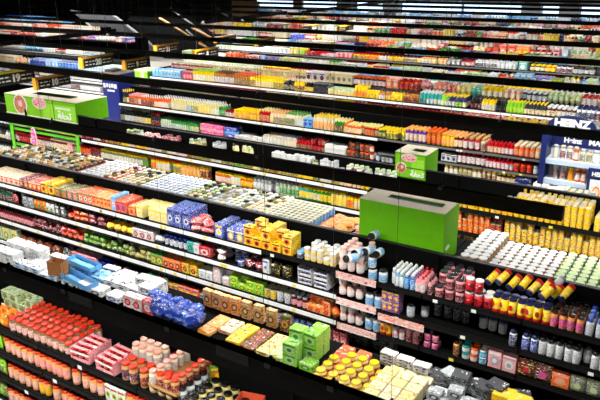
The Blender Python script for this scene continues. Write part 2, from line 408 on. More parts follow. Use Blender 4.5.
def bay(k, x0, x1, lv, white, desc, group, far=True, topc=None):
    Y = 3.42+3.05*k; w = x1-x0
    r = link('shelving_bay', None, None, (x0, Y, 0)); tag(r, desc, 'shelf unit', group)
    mb = MB(); mb.box(0, w, .46, .49, 0, H+PANEL(k), STEEL)
    if k < 4: mb.box(0, w, .445, .50, H+PANEL(k)-.001, H+PANEL(k)+.012, mat('1a1a1b', .55, .2))
    link('back_panel', mb.mesh('back_panel'), r)
    mb = MB(); mb.box(0, w, .02, FDEP(k), 0, .16, BLACK); link('base', mb.mesh('plinth'), r)
    mb = MB(); mb.box(-.02, .02, .40, .46, .1, H-3.3, STEEL); link('upright', mb.mesh('upright'), r)
    for i, z in enumerate(lv):
        zz = z+H
        mb = MB(); mb.box(.005, w-.005, 0, .46, zz-.022, zz, STEEL)
        mb.box(.005, w-.005, -.004, .004, zz, zz+.022, LIP)
        link('shelf', mb.mesh('shelf_board'), r)
        wm = white(i)
        mb = MB()
        if wm == 'w':
            mb.box(.008, w-.008, -.014, -.002, zz-.062, zz-.006, WHITE); mb.box(.008, w-.008, -.016, -.002, zz-.085, zz-.066, LIP)
        elif wm == 'g':
            mb.box(.008, w-.008, -.014, -.002, zz-.07, zz-.004, GREENM)
        else:
            mb.box(.008, w-.008, -.014, -.002, zz-.045, zz-.004, LIP if wm == 'k' else mat('6b6a68', .4))
        pr = link('price_rail', mb.mesh('price_rail'), r)
        if k < 4:
            rnd = random.Random(k*100+i+int(x0*10))
            for _ in range(rnd.choice((0, 1, 1, 2))):
                a = rnd.uniform(.1, w-.2); t = MB()
                c = mat(rnd.choice(('f2e23a', 'e9efe0', 'f4f4ee')) if wm != 'w' else 'f4dc3c', .5)
                t.box(a, a+.055, -.018, -.0145, zz-.05, zz-.012, c); link('price_tag', t.mesh('price_tag'), pr)
    if far:
        mb = MB(); mb.box(.005, w-.005, .50, FDEP(k), H+FTOP(k)-.025, H+FTOP(k), STEEL); mb.box(.005, w-.005, FDEP(k)-.01, FDEP(k)+.01, .16, H+FTOP(k), BLACK); link('far_side_top', mb.mesh('far_side_top'), r)
    return r
side = ['first', 'second', 'third', 'fourth', 'fifth', 'sixth', 'seventh', 'eighth', 'ninth', 'tenth', 'eleventh', 'twelfth', 'thirteenth', 'fourteenth', 'fifteenth', 'sixteenth']
def rack(k, x0, x1, bw, white, style, levels=None, tag_='', far=True):
    n = max(1, round((x1-x0)/bw)); s = (x1-x0)/n
    for i in range(n):
        bay(k, x0+s*i, x0+s*(i+1)-.004, levels or LEV[k], white, '%s bay of the %s%s, %s from its left end' % (style, RACK[k], tag_, side[i] if i < 16 else 'far along'), '%s bays of the %s%s' % (style, RACK[k], tag_), far)
xl = lambda px, k: xat(px, 3.42+3.05*k, LEV[k][0])
SPL = xl(262, 1)
rack(0, xl(-40, 0), xl(262, 0), 1.33, lambda i: 'w' if i == 3 else 'k', 'black shelving', tag_='')
rack(0, xl(262, 0)+.01, xl(470, 0), 1.33, lambda i: 'k', 'empty black', far=True)  # bays added to hide the pale floor and keep this stretch dark
rack(1, xl(-40, 1), SPL, 1.33, lambda i: 'w', 'white-railed shelving')
rack(1, SPL, xl(337, 1), 1.2, lambda i: 'k' if i == 0 else 'w', 'narrow part-white-railed shelving')
rack(1, xl(337, 1), xl(640, 1), 1.33, lambda i: 'k', 'black-railed shelving', (-3.60, -3.96, -4.29, -4.72))
rack(2, xl(-60, 2), -14.6, 1.33, lambda i: 'k', 'dark shelving')
rack(2, -14.5, -12.06, 2.44, lambda i: 'g', 'green-railed shelving')
rack(2, -12.0, xl(368, 2), 1.33, lambda i: 'w', 'white-railed shelving')
rack(2, xl(368, 2), xl(640, 2), 1.33, lambda i: 'k', 'black-railed shelving')
rack(3, xl(119, 3), xl(378, 3), 1.33, lambda i: 'w' if i == 0 else 'k', 'white-railed shelving')
rack(3, xl(378, 3), xl(545, 3), 1.33, lambda i: 'm', 'grey-railed shelving', (-3.56, -3.87, -4.16, -4.5))
rack(3, xl(546, 3), xl(660, 3), 1.33, lambda i: 'k', 'display shelving', (-4.16, -4.5), far=False)
rack(4, xl(-30, 4), xl(118, 4), 2.0, lambda i: 'w', 'white-railed shelving', (-3.45, -3.8, -4.15), ' beyond the cross aisle')
rack(4, xl(150, 4), xl(650, 4), 1.5, lambda i: 'w' if i == 0 else 'k', 'white-railed shelving')
rack(5, xl(-30, 5), xl(98, 5), 2.6, lambda i: 'w', 'pale-railed shelving', None, ' beyond the cross aisle')
rack(5, xl(182, 5), xl(650, 5), 2.0, lambda i: 'm' if i == 0 else 'k', 'white-railed shelving')
for k in range(6, 12):
    a = {6: 215, 7: 185, 8: 200, 9: 255, 10: 255, 11: 255}[k]
    rack(k, xl(a, k), xl(650, k), 3.6, lambda i: 'm' if i == 0 and k < 7 else 'k', 'distant shelving')
    if k < 9: rack(k, xl(-30, k), xl({6: 130, 7: 95, 8: 70}[k], k), 3.6, lambda i: 'k', 'distant shelving', None, ' beyond the cross aisle')

# ---------------------------------------------------------------- light rails over the aisles
DIFF = emis('lamp_diffuser', 'fffaf0', 2.0)
def light_rail(i, Y, x0, x1, desc, wires, joints=()):
    r = link('light_rail', None, None, (0, Y, H-(2.02 if i == 0 else 1.98))); tag(r, desc, 'ceiling light', 'suspended light rails over the aisles')
    mb = MB(); mb.box(x0, x1, -.025, .025, -.04, .06, RAILBLK); mb.box(x0, x1, -.025, -.022, -.062, -.04, RAILBLK); mb.box(x0, x1, .022, .025, -.062, -.04, RAILBLK); link('housing', mb.mesh('rail_housing'), r)
    mb = MB(); mb.box(x0+.02, x1-.02, -.021, .021, -.046, -.0405, DIFF); link('diffuser', mb.mesh('rail_diffuser'), r)
    for x in wires:
        mb = MB(); mb.tube((x, .0, .06), (x, .0, 4.18), .001 if i == 0 else .0014 if i == 1 else .003, mat('181818', .6, 0), 5); wr = link('suspension_wire', mb.mesh('suspension_wire'), r)
        mb = MB(); mb.box(x-.018, x+.018, -.03, .03, .035, .064, mat('505357', .5)); mb.box(x-.006, x+.006, -.005, .015, .06, .09, BLACK); link('bracket', mb.mesh('rail_bracket'), r)
    for x in joints:
        mb = MB(); mb.box(x-.11, x+.11, -.03, .03, .0, .065, mat('2b2e33', .45)); link('joint_cover', mb.mesh('joint_cover'), r)
    ld = bpy.data.lights.new('rail_lamp', 'AREA'); ld.shape = 'RECTANGLE'; ld.size = x1-x0-.1; ld.size_y = .04; ld.energy = LAMP*(x1-x0); ld.color = (1, .985, .95)
    lo = bpy.data.objects.new('rail_lamp', ld); COL.objects.link(lo); lo.parent = r; lo.location = ((x0+x1)/2, 0, -.048)
    if i == 2: r.rotation_euler.y = .007; r.location.z -= .007*7
LAMP = 30
for i in range(14):
    Y = 2.42+3.06*i
    x0 = {0: -9, 1: -18, 2: -26, 3: -27}.get(i, -30); x1 = {0: 3, 1: xat(563, 5.48, -2)}.get(i, 3)
    if i in (4, 5, 6, 7, 8): x0 = xat({4: 0, 5: 0, 6: -10, 7: -10, 8: -10}[i], Y, -2)
    if i > 8: x0 = xat(258, Y, -2)
    ww = {0: [xat(q, 2.42, -1.95) for q in (8, 66, 170, 270, 333, 391)], 1: [xat(q, Y, -1.95) for q in (52, 155, 258, 441)],
          2: [xat(q, Y, -1.95) for q in (103, 258, 300, 385, 500)]}.get(i) or [xat(q, Y, -1.95) for q in (41+i*13, 157+i*9, 320+i*12, 425+i*6)]
    light_rail(i, Y, x0, x1, 'black suspended light rail above the aisle in front of the '+RACK[i] if i < 12 else 'black suspended light rail close to the back wall', ww,
               [xat(q, 2.42, -1.95) for q in (83, 235)] if i == 0 else [])
# rail over the cross aisle runs away from the viewer
for (ya, yb, xx, dsc) in ((8.2, 15, -16.6, 'nearer'), (18.6, 23.8, -16.0, 'middle'), (24.2, 33, -15.5, 'farther')):
    r = link('light_rail', None, None, (xx, 0, H-1.93)); tag(r, 'black light rail running along the cross aisle, %s of three' % dsc, 'ceiling light', 'light rails along the cross aisle')
    mb = MB(); mb.box(-.025, .025, ya, yb, -.04, .06, RAILBLK); mb.box(-.025, -.022, ya, yb, -.062, -.04, RAILBLK); mb.box(.022, .025, ya, yb, -.062, -.04, RAILBLK); link('housing', mb.mesh('rail_housing'), r)
    mb = MB(); mb.box(-.021, .021, ya+.02, yb-.02, -.046, -.0405, DIFF); link('diffuser', mb.mesh('rail_diffuser'), r)
    ld = bpy.data.lights.new('rail_lamp', 'AREA'); ld.shape = 'RECTANGLE'; ld.size = .04; ld.size_y = yb-ya-.1; ld.energy = LAMP*(yb-ya); lo = bpy.data.objects.new('rail_lamp', ld); COL.objects.link(lo); lo.parent = r; lo.location = (0, (ya+yb)/2, -.048)
    for y in (ya+.8, yb-.8):
        mb = MB(); mb.tube((0, y, .07), (0, y, 4.1), .006, mat('3a3a3a', .4, .5), 5); link('suspension_wire', mb.mesh('suspension_wire'), r)

# ---------------------------------------------------------------- travelator at the far left
def quadprism(mb, pts, y0, y1, m):
    b = len(mb.v); n = len(pts)
    mb.v += [(x, y0, z+H) for x, z in pts]+[(x, y1, z+H) for x, z in pts]
    mb.face(tuple(b+i for i in range(n)), m); mb.face(tuple(b+n+i for i in range(n-1, -1, -1)), m)
    for i in range(n): j = (i+1) % n; mb.face((b+i, b+n+i, b+n+j, b+j), m)
r = link('escalator', None, None, (0, 0, 0)); tag(r, 'grey-sided moving ramp sloping down to the right behind the left racks', 'escalator')
P = lambda px, py, y: (lambda q: (q[0], q[1]))(on_y(px, py, y))
YE = 27.4
gray = mat('4c4e52', .5)
mb = MB(); quadprism(mb, [P(70, 10, YE), P(111, 15, YE), P(160, 52, YE), P(122, 52, YE)], YE, YE+.06, gray); link('side_panel', mb.mesh('escalator_side'), r)
mb = MB(); quadprism(mb, [P(111, 14.2, YE), P(113, 14.2, YE), P(162.5, 52, YE), P(160, 52, YE)], YE-.05, YE+.1, mat('8f9296', .5)); link('handrail', mb.mesh('escalator_handrail'), r)
mb = MB(); quadprism(mb, [P(84, 21, YE-.06), P(86, 21, YE-.06), P(120, 52, YE-.06), P(118, 52, YE-.06)], YE-.1, YE-.04, mat('b4b7ba', .4)); link('skirting', mb.mesh('escalator_skirting'), r)
mb = MB(); quadprism(mb, [P(128, 12, YE+1.2), P(150, 12, YE+1.2), P(200, 58, YE+1.2), P(165, 58, YE+1.2)], YE+1.1, YE+1.2, mat('1a1c1f', .3)); link('ramp', mb.mesh('escalator_ramp'), r)
for a, b_ in (((150, 30), (158, 38)), ((143, 24), (172, 47)), ((152, 31), (176, 50))):
    mb = MB(); p = P(*a, YE+1); q = P(*b_, YE+1); mb.tube((p[0], YE+1, p[1]+H), (q[0], YE+1, q[1]+H), .05, mat('8e9195', .4)); link('balustrade_rail', mb.mesh('balustrade_rail'), r)
r = link('stair_railing', None, None, (0, 0, 0)); tag(r, 'dark stairwell with slanting amber-edged handrails beyond the hanging aisle signs', 'railing')
for a, b_ in (((160, 18), (194, 39)), ((191, 27), (217, 41)), ((199, 43), (213, 51)), ((221, 45), (247, 61)), ((212, 50), (226, 61))):
    p = P(*a, 24); q = P(*b_, 24); mb = MB(); mb.tube((p[0], 24, p[1]+H), (q[0], 24, q[1]+H), .055, mat('7d561e', .5)); link('handrail', mb.mesh('stair_handrail'), r)
for a, b_ in (((170, 8), (205, 34)), ((216, 8), (228, 16)), ((186, 30), (206, 47)), ((226, 50), (240, 62))):
    p = P(*a, 24.1); q = P(*b_, 24.1); mb = MB(); mb.tube((p[0], 24.1, p[1]+H), (q[0], 24.1, q[1]+H), .05, mat('3c3d40', .4)); link('rail', mb.mesh('stair_rail'), r)
mb = MB(); quadprism(mb, [P(140, -6, 24.6), P(163, -6, 24.6), P(215, 38, 24.6), P(262, 64, 24.6), P(215, 68, 24.6), P(160, 52, 24.6), P(128, 20, 24.6)], 24.6, 24.8, mat('08080a', .7, 0, .1)); link('stairwell_wall', mb.mesh('stairwell_wall'), r)
# dark partition with ribs behind the left department
mb = MB(); x0 = on_y(-40, 10, 31)[0]; x1 = on_y(172, 10, 31)[0]; mb.box(x0, x1, 31.4, 31.6, 0, H+2.2, mat('0e0e10', .7, 0, .2))
for i in range(40): x = x0+(x1-x0)*i/40; mb.box(x, x+.05, 31.34, 31.4, 0, H+2.2, mat('1b1b1e', .6))
struct('wall_far', mb)
mb = MB(); x0 = on_y(-10, 20, 31)[0]; x1 = on_y(40, 20, 31)[0]; mb.box(x0, x1, 30.9, 31.3, H-2.75, H-2.3, mat('3a3a3b', .6)); struct('trim_2', mb)

# ---------------------------------------------------------------- lettering
def text(name, body, size, loc, rot, m, parent, bold=.0, sx=1.):
    c = bpy.data.curves.new(name, 'FONT'); c.body = body; c.size = size; c.extrude = .004; c.offset = bold; c.align_x = 'CENTER'; c.align_y = 'CENTER'
    c.materials.append(m); t_ = bpy.data.objects.new('tmp', c); me = bpy.data.meshes.new_from_object(t_); bpy.data.objects.remove(t_); me.materials.clear(); me.materials.append(m)
    o = bpy.data.objects.new(name, me); COL.objects.link(o); o.parent = parent; o.location = loc; o.rotation_euler = rot; o.scale = (sx, 1, 1)
    return o
INK = mat('f8f8f8', .5)
PI = math.pi
# ---------------------------------------------------------------- hanging aisle signs, faces turned along the racks
def sign(x, y, zb, w, h, num, col, desc, t=.10):
    r = link('aisle_sign', None, None, (x, y, zb+H)); tag(r, desc, 'sign', None)
    mb = MB(); mb.box(-t, 0, 0, w, 0, h, mat('0c0c0d', .5)); link('board', mb.mesh('sign_board'), r)
    cm = mat(col, .45)
    mb = MB(); mb.box(-t-.01, .012, -.05, w+.02, h, h+.045, cm); mb.box(-t-.01, .012, -.06, 0, 0, h+.045, cm); link('edge_trim', mb.mesh('sign_trim'), r)
    if num: text('number', num, h*.82, (.006, w*.5, h*.5), (PI/2, 0, PI/2), INK, r, .012)
    mb = MB(); rnd = random.Random(num+desc)
    for a, b_ in ((.06, .36), (.64, .95)):
        for zz in (.3, .62):
            yy = a*w
            while yy < b_*w: l = rnd.uniform(.05, .14); mb.box(0, .005, yy, min(yy+l, b_*w), zz*h, zz*h+h*.1, INK); yy += l+.04
    link('small_lettering', mb.mesh('sign_dashes'), r)
    for yy in (.1, w-.1):
        mb = MB(); mb.tube((-t/2, yy, h), (-t/2, yy, 4.3-zb-2), .006, mat('3a3a3a', .4), 5); link('hanger', mb.mesh('sign_hanger'), r)
ORG = 'd99a1c'; YEL = 'e2d41e'
# (left-bottom pixel, right pixel, height px) on a common height of 2.5 m over the floor
def signpx(pl, pr, hpx, num, col, desc, z=-2.6):
    x, y = on_z(*pl, z); x2, y2 = on_z(*pr, z); w_ = proj(x, y, z)[2]
    sign(x, y, z, abs(y2-y), hpx*w_/F_PX, num, col, desc)
signpx((-3, 87.5), (37, 81), 12, '19', YEL, 'black hanging aisle sign numbered 19 with yellow edge')
signpx((39, 90), (75, 84.5), 10, '10', ORG, 'black hanging aisle sign numbered 10 behind the long green box')
signpx((84, 69), (113, 64), 9.5, '20', ORG, 'black hanging aisle sign numbered 20 above the dark blue cabinet')
signpx((127, 70), (152, 66.5), 8, '9', ORG, 'black hanging aisle sign numbered 9 above the green crates')
signpx((158, 54.5), (183, 51.5), 7.5, '21', ORG, 'black hanging aisle sign numbered 21, edged in amber')
signpx((196.5, 60), (220, 56), 8, '8', ORG, 'black hanging aisle sign numbered 8 before the stairwell')
signpx((217, 43), (237, 40), 4.5, '', ORG, 'small amber-topped sign above the yellow bottle shelf')
signpx((258, 46), (277, 43), 5, '', ORG, 'pale amber-topped sign over the racks just past the stairwell')
signpx((303, 32), (318, 29.5), 4.5, '', ORG, 'small distant amber-edged sign left of another like it')
signpx((340, 32), (355, 29.5), 4.5, '', ORG, 'small distant amber-edged sign, rightmost of the hanging signs')
# orange and brown display panels far behind
for a, b_, c, dsc in ((232, 258, 'c9a070', 'pale brown display panel at the back left of the hall'), (271, 291, 'e0481a', 'bright orange display panel on the back wall'), (293, 302, 'b08850', 'narrow tan display panel right of the orange one')):
    x0 = on_y(a, 5, 38)[0]; x1 = on_y(b_, 5, 38)[0]; zb = on_y(a, 16, 38)[1]; zt = on_y(a, 1 if b_ != 291 else 7.5, 38)[1]
    r = link('hall_banner', None, None, (x0, 38, 0)); tag(r, dsc, 'banner')
    mb = MB(); mb.box(0, x1-x0, 0, .1, zb+H, zt+H, mat(c, .5)); link('board', mb.mesh('display_board'), r)
    mb = MB(); mb.box(0, .1, .1, .2, 0, zt+H, BLACK); mb.box(x1-x0-.1, x1-x0, .1, .2, 0, zt+H, BLACK); link('stand', mb.mesh('display_stand'), r)

# ---------------------------------------------------------------- green display boxes
GRN = mat('5da800', .5, 0, .2); CREAM = mat('e9dcc0', .6); GRN2 = mat('7ec61a', .5, 0, .3)
def disp_box(name, x0, x1, y0, y1, z0, z1, slot, desc, cat, g=GRN):
    r = link(name, None, None, (x0, y0, z0+H)); tag(r, desc, cat)
    w, d, h = x1-x0, y1-y0, z1-z0
    mb = MB(); t = .006
    mb.box(0, w, 0, t, 0, h-.001, g); mb.box(0, w, d-t, d, 0, h-.001, g); mb.box(0, t, t, d-t, 0, h-.001, g); mb.box(w-t, w, t, d-t, 0, h-.001, g); mb.box(t, w-t, t, d-t, 0, t, g); link('carton_walls', mb.mesh('box_walls'), r)
    a0, a1, b0, b1 = slot; mb = MB()
    mb.box(0, w, 0, d*b0, h, h+.01, CREAM); mb.box(0, w, d*b1, d, h, h+.01, CREAM); mb.box(0, w*a0, d*b0, d*b1, h, h+.01, CREAM); mb.box(w*a1, w, d*b0, d*b1, h, h+.01, CREAM)
    link('lid', mb.mesh('box_lid'), r); return r, w, d, h
r, w, d, h = disp_box('display_box', -3.65, -2.53, 6.98, 7.46, -3.45, -2.78, (.25, .9, .38, .68), 'large plain lime green display box with slotted cream top', 'display box', mat('5fae06', .5, 0, .25))
mb = MB(); mb.box(w*.24, w*.9, d*.44, d*.64, h-.05, h-.02, mat('33206a', .4)); mb.box(w*.24, w*.9, d*.36, d*.38, h-.03, h+.012, mat('b9a8d0', .5)); mb.box(w*.24, w*.9, d*.5, d*.53, h-.018, h-.012, mat('8f86b8', .4)); link('slot_liner', mb.mesh('slot_liner'), r)
mb = MB(); mb.disc(0, 0, 0, .07, .03, WHITE, 14, .002); mb.xf(Matrix.Translation((w, d*.3, .2)) @ Matrix.Rotation(PI/2, 4, 'Z')); link('sticker', mb.mesh('box_sticker'), r) 
r, w, d, h = disp_box('display_box', -4.56, -4.0, 9.98, 10.5, -3.45, -3.02, (.4, .8, .3, .65), 'small green display box with printed front and square cut-out top', 'display box')
def art(r, w, h, y, plate, logo, txt):
    mb = MB(); mb.box(.02, w-.02, y-.008, y, .02, h-.03, GRN2); mb.box(w*.55, w-.03, y-.01, y, .05, h*.8, mat('9be03a', .5)); link('printed_panel', mb.mesh('printed_panel'), r)
    mb = MB(); px, pz, pr = plate; mb.disc(px, y-.008, pz, pr, pr, WHITE, 20, .01); mb.disc(px, y-.018, pz, pr*.86, pr*.86, prt('A', 'R', 'P', 40), 18, .006); mb.disc(px+.02, y-.024, pz+.02, pr*.3, pr*.3, mat('e9b8dc', .5), 10, .005); link('plate_picture', mb.mesh('plate_picture'), r)
    mb = MB(); px, pz, pr, pq = logo; mb.disc(px, y-.012, pz, pr, pq, mat('f6d4d4', .5), 20, .012); mb.disc(px, y-.024, pz, pr*.88, pq*.8, prt('P', 'R', 'W', 26), 18, .004); link('oval_emblem', mb.mesh('oval_emblem'), r)
art(r, w, h, 0, (.125, .17, .095), (.26, .36, .14, .07), '')
r1 = r
text('lettering', '\uFE94\uFED4\uFEA4\uFE97', .13, (w*.74, -.014, h*.2), (PI/2, 0, 0), INK, r, .004)
r, w, d, h = disp_box('display_box', -15.3, -12.62, 9.96, 10.9, -3.47, -2.98, (.25, .8, .3, .6), 'long green printed display box beside the hanging sign numbered 10', 'display box')
art(r, w, h, 0, (.62, .27, .26), (1.38, .38, .26, .15), '')
text('lettering', '\uFE94\uFED4\uFEA4\uFE97', .25, (w*.84, -.014, h*.3), (PI/2, 0, 0), INK, r, .008)
mb = MB()
for i in range(9): mb.box(w*.73+i*.06, w*.73+i*.06+.04, -.014, 0, h*.6, h*.6+.05, INK)
link('small_lettering', mb.mesh('dashes'), r)
mb = MB(); mb.box(w*.7, w*.703, -.02, 0, 0, h, mat('2f6a12', .5)); mb.box(0, w, -.01, 0, 0, .035, mat('dfe9c0', .5)); link('seam', mb.mesh('box_seam'), r)
# green frame on the shelf bay below it
r = link('promotion_frame', None, None, (-14.5, 9.48, 0)); tag(r, 'bright green promotion frame clipped round a bay of small jars', 'frame')
for a0, a1, c0, c1 in ((0, .09, -4.25, -3.5), (2.38, 2.47, -4.25, -3.5), (0, 2.47, -3.56, -3.5)):
    mb = MB(); mb.box(a0, a1, -.03, 0, H+c0, H+c1, mat('63c81e', .45)); link('frame_strip', mb.mesh('frame_strip'), r)
mb = MB(); b0 = 1.0
b = []
mb.disc(b0, -.1, H-3.82, .1, .3, mat('f6c8e0', .4), 18, .02); mb.disc(b0, -.12, H-3.82, .075, .27, prt('M', 'W', 'V', 12), 18, .01); link('hanging_badge', mb.mesh('hanging_badge'), r)

# blue end cabinet and the green crates beside it
xa, za = on_y(101, 72, 12.7); xb, _ = on_y(117, 75, 12.7); yb_ = on_z(134, 70.5, za)[1]
r = link('end_cabinet', None, None, (xa, 12.7, 0)); tag(r, 'tall dark blue end-of-aisle cabinet below the sign numbered 20', 'cabinet')
BL = mat('14247e', .45); zt = H+za; w = xb-xa; d = yb_-12.7
mb = MB(); mb.box(0, w, 0, d, 0, zt-.03, BL); link('body', mb.mesh('cabinet_body'), r)
mb = MB(); mb.box(-.02, w+.02, -.02, d+.02, zt-.03, zt, mat('b9aca6', .5)); mb.box(.05, w*.5, .1, d*.7, zt, zt+.06, mat('7d6d68', .6)); link('top', mb.mesh('cabinet_top'), r)
mb = MB()
for i, (p_, q_) in enumerate(((.08, .2), (.26, .38), (.44, .5), (.55, .7), (.74, .9))): mb.box(p_*w, q_*w, -.01, 0, zt-.42+.02*(i % 2), zt-.3, INK)
for i in range(4): mb.box((.3+.12*i)*w, (.38+.12*i)*w, -.01, 0, zt-.52, zt-.47, INK)
link('logo', mb.mesh('cabinet_logo'), r)
xa, za = on_y(134.5, 70, 15.66); xb, _ = on_y(147.5, 71.5, 15.66); yb_ = on_z(168, 69.5, za)[1]
r = link('green_crate', None, None, (xa, 15.66, 0)); tag(r, 'green display crate closing the left end of the fifth rack', 'crate')
w = xb-xa; d = yb_-15.66; zt = H+za
mb = MB(); mb.box(0, w, 0, d, 0, zt-.03, mat('4f9a0a', .5)); link('body', mb.mesh('crate_side'), r)
mb = MB(); mb.box(.01, w-.01, -.008, 0, .3, zt-.04, mat('86c832', .5)); mb.box(w*.45, w*.72, -.012, -.008, .3, zt-.04, mat('d8b890', .5)); link('front_panel', mb.mesh('crate_front'), r)
mb = MB(); mb.box(-.02, w+.02, -.02, d+.02, zt-.03, zt+.02, mat('c8dca0', .5)); link('top_rim', mb.mesh('crate_rim'), r)
# blue rolls display far back
x0, _ = on_z(283, 41, -3.1); _, y0 = on_z(283, 41, -3.1)

# ---------------------------------------------------------------- mayonnaise stand
NV = mat('16225e', .45)
r = link('display_stand', None, None, (-2.7, 12.5, 0)); tag(r, 'navy branded mayonnaise stand with arched header on the fourth rack', 'display stand')
w = 3.3
mb = MB(); mb.box(0, w, .1, .14, H-4.15, H-2.86, mat('dfe8f2', .5)); mb.box(0, .1, -.3, .14, H-4.15, H-2.86, NV); mb.box(0, w, .04, .12, H-3.12, H-2.9, NV); link('back_board', mb.mesh('stand_board'), r)
mb = MB(); n = 14
pts = [(-.02, -2.98)]+[(.42-.42*math.cos(PI*j/n), -2.86+.2*math.sin(PI*j/n)) for j in range(n+1)]+[(.9, -2.84), (w, -2.84), (w, -2.98)]
quadprism(mb, pts, .0, .06, NV); link('arched_header', mb.mesh('stand_header'), r)
mb = MB(); mb.box(.02, w, .06, .5, H-2.86, H-2.82, mat('b9b6b4', .5)); link('roof', mb.mesh('stand_roof'), r)
text('header_lettering', 'HEINZ', .2, (.43, -.012, H-2.80), (PI/2, 0, 0), INK, r, .012, 1.05)
zb = on_y(573, 141, 12.53)[1]; mb = MB(); mb.box(.1, w, .035, .05, H+zb-.11, H+zb+.12, NV); link('name_band', mb.mesh('stand_band'), r)
text('band_lettering', 'Heinz', .13, (.47, .03, H+zb), (PI/2, 0, 0), INK, r, .006); text('band_lettering', 'MAYONNAISE', .135, (1.17, .03, H+zb), (PI/2, 0, 0), INK, r, .006)
mb = MB()
for a in (1.0, 1.12, 1.2, 1.27, 1.45, 1.56, 1.7, 1.82): mb.box(a, a+.05, -.012, 0, H-2.93, H-2.9, INK)
mb.box(1.22, 1.34, -.012, 0, H-2.92, H-2.86, INK); mb.box(1.75, 2.0, .02, .04, H-3.1, H-2.95, INK)
link('small_lettering', mb.mesh('stand_dashes'), r)
for z in (-3.42, -3.80):
    mb = MB(); mb.box(.1, w, -.25, .1, H+z-.02, H+z, mat('e8eef4', .45)); mb.box(.1, w, -.26, -.25, H+z-.09, H+z, mat('c2d4ea', .45)); link('shelf', mb.mesh('stand_shelf'), r)
r2 = link('framed_sign', None, None, (-1.85, 12.2, H-4.158)); tag(r2, 'upright navy-framed card sign showing a jar, before the mayonnaise stand', 'sign')
mb = MB(); mb.box(0, .42, 0, .04, 0, .68, NV); link('frame', mb.mesh('sign_frame'), r2)
mb = MB(); mb.box(.05, .37, -.006, 0, .04, .48, mat('f2f6fa', .4)); mb.disc(.17, -.006, .22, .07, .15, mat('f0902a', .4), 14, .006); mb.disc(.17, -.012, .25, .045, .08, mat('f6d8d0', .4), 12, .004); link('picture', mb.mesh('sign_picture'), r2)
text('lettering', 'HEINZ', .1, (.21, -.012, .58), (PI/2, 0, 0), INK, r2, .004)

# ================================================================ products, rack by rack
# ---- nearest rack
W0 = 'on the nearest rack\'s top shelf'
S(0, -3.56, -12, '''
6 pouch:OYG .12x.06x.17 r3 | crisp_packet | orange and yellow packet
7 gap
31 jar:upF .088x.088x.155 r8 m.0 | sauce_jar | short block red-lidded brown sauce jar
62 jar:upF .088x.088x.155 r9 m.0 | sauce_jar | large block red-lidded brown sauce jar
67 jar:upF .09x.09x.125 r5 | sauce_jar | low row red-lidded brown sauce jar
90 multi:PRR .24x.15x.13 r2 | jar_multipack | red striped yellow-framed jar multipack
118 multi:PRR .24x.15x.13 r2 | jar_multipack | red and white striped jar multipack
134 jar:tNF .09x.09x.18 r2 | sauce_bottle | red-lidded tan and navy label bottle
146 jar:trF .09x.09x.18 r2 | sauce_bottle | red-lidded tan and maroon label bottle
170 jar:tCF .09x.09x.18 r2 | sauce_bottle | red-lidded tan and cream label bottle
''', W0, depth=.75)
S(0, -3.56, 172, '''
186 jar:sDK .09x.09x.17 r4 m.0 | spread_jar | black-lidded grey spread jar
215 jar:yWK .09x.09x.13 r4 m.0 | spread_jar | black-lidded yellow-topped spread jar
232 jar:YCK .09x.09x.12 r3 m.0 | spread_jar | black-lidded yellow label spread jar
''', W0, depth=.5)
S(0, -3.56, 166, '''
180 jar:CSR .085x.085x.15 r1 s1 | sauce_jar | red-lidded cream sauce jar
''', W0+' behind', y0=3.78, depth=.1)
x, y = on_z(217, 381, -3.56); one('box', 'GOY', (.16, .05, .16), 0, x, y, -3.56, (0, .12, .9), 'cereal_box', 'small green and orange carton standing alone behind the black-lidded jars')
def trayc(x, y, z, w, d, h, rz, name, desc, hexc='b98a54'):
    r = link(name, None, None, (x, y, z+H), (0, 0, rz)); tag(r, desc, 'tray'); t = .005
    m = mat(hexc, .7)
    mb = MB(); mb.box(-w/2, w/2, -d/2, d/2, 0, t, m); link('base', mb.mesh('tray_base'), r)
    for q in ((-w/2, w/2, -d/2, -d/2+t), (-w/2, w/2, d/2-t, d/2), (-w/2, -w/2+t, -d/2, d/2), (w/2-t, w/2, -d/2, d/2)):
        mb = MB(); mb.box(*q, 0, h, m); link('side_wall', mb.mesh('tray_side'), r)
    return r
# tray of capped jars stacked two high behind
x, y = on_z(186, 377, -3.43); trayc(x-.05, y, -3.45, .34, .5, .03, .0, 'cardboard_tray', 'brown cardboard tray stacked behind the red-lidded cream jars')
for i in range(4):
    for j in range(6):
        if i in (0, 3) or j < 1: one('jar', 'trF' if i else 'CSh', (.08, .08, .135), 0, x-.19+.085*i, y-.2+.085*j, -3.44 if j else -3.44, (0, 0, R()), 'sauce_jar', 'red-lidded jar standing in the cardboard tray on the nearest rack', 'jars in the cardboard tray')
for i in range(4):
    for j in range(2): one('jar', 'CSh', (.085, .085, .15), 0, x-.62+.09*i, y+.02+.1*j, -3.44, (0, 0, R()), 'sauce_jar', 'salmon-lidded cream jar raised behind the front red-lidded bottles', 'raised salmon-lidded jars')
for i in range(6):
    for j in range(2): one('jar', 'tCF', (.085, .085, .12), 0, x-.66+.09*i, y+.02+.1*j, -3.56, (0, 0, R()), 'sauce_jar', 'red-lidded jar in the lower layer below the salmon-lidded jars', 'lower layer jars')
# open carton at the end
x, y = on_z(249, 412, -3.5)
r = trayc(x, y, -3.56, .22, .22, .17, .25, 'open_carton', 'open white-flapped carton with orange print at the end of the nearest rack', 'c9502c')
mb = MB(); mb.box(-.11, .11, -.11, -.107, 0, .09, mat('e8e4dc', .6)); mb.xf(Matrix.Translation((0, -.11, .165)) @ Matrix.Rotation(.9, 4, 'X') @ Matrix.Translation((0, .11, 0)))
link('flap', mb.mesh('carton_flap'), r); mb = MB(); mb.disc(.02, -.111, .08, .05, .045, mat('f0a030', .5), 12); link('printed_emblem', mb.mesh('carton_emblem'), r)
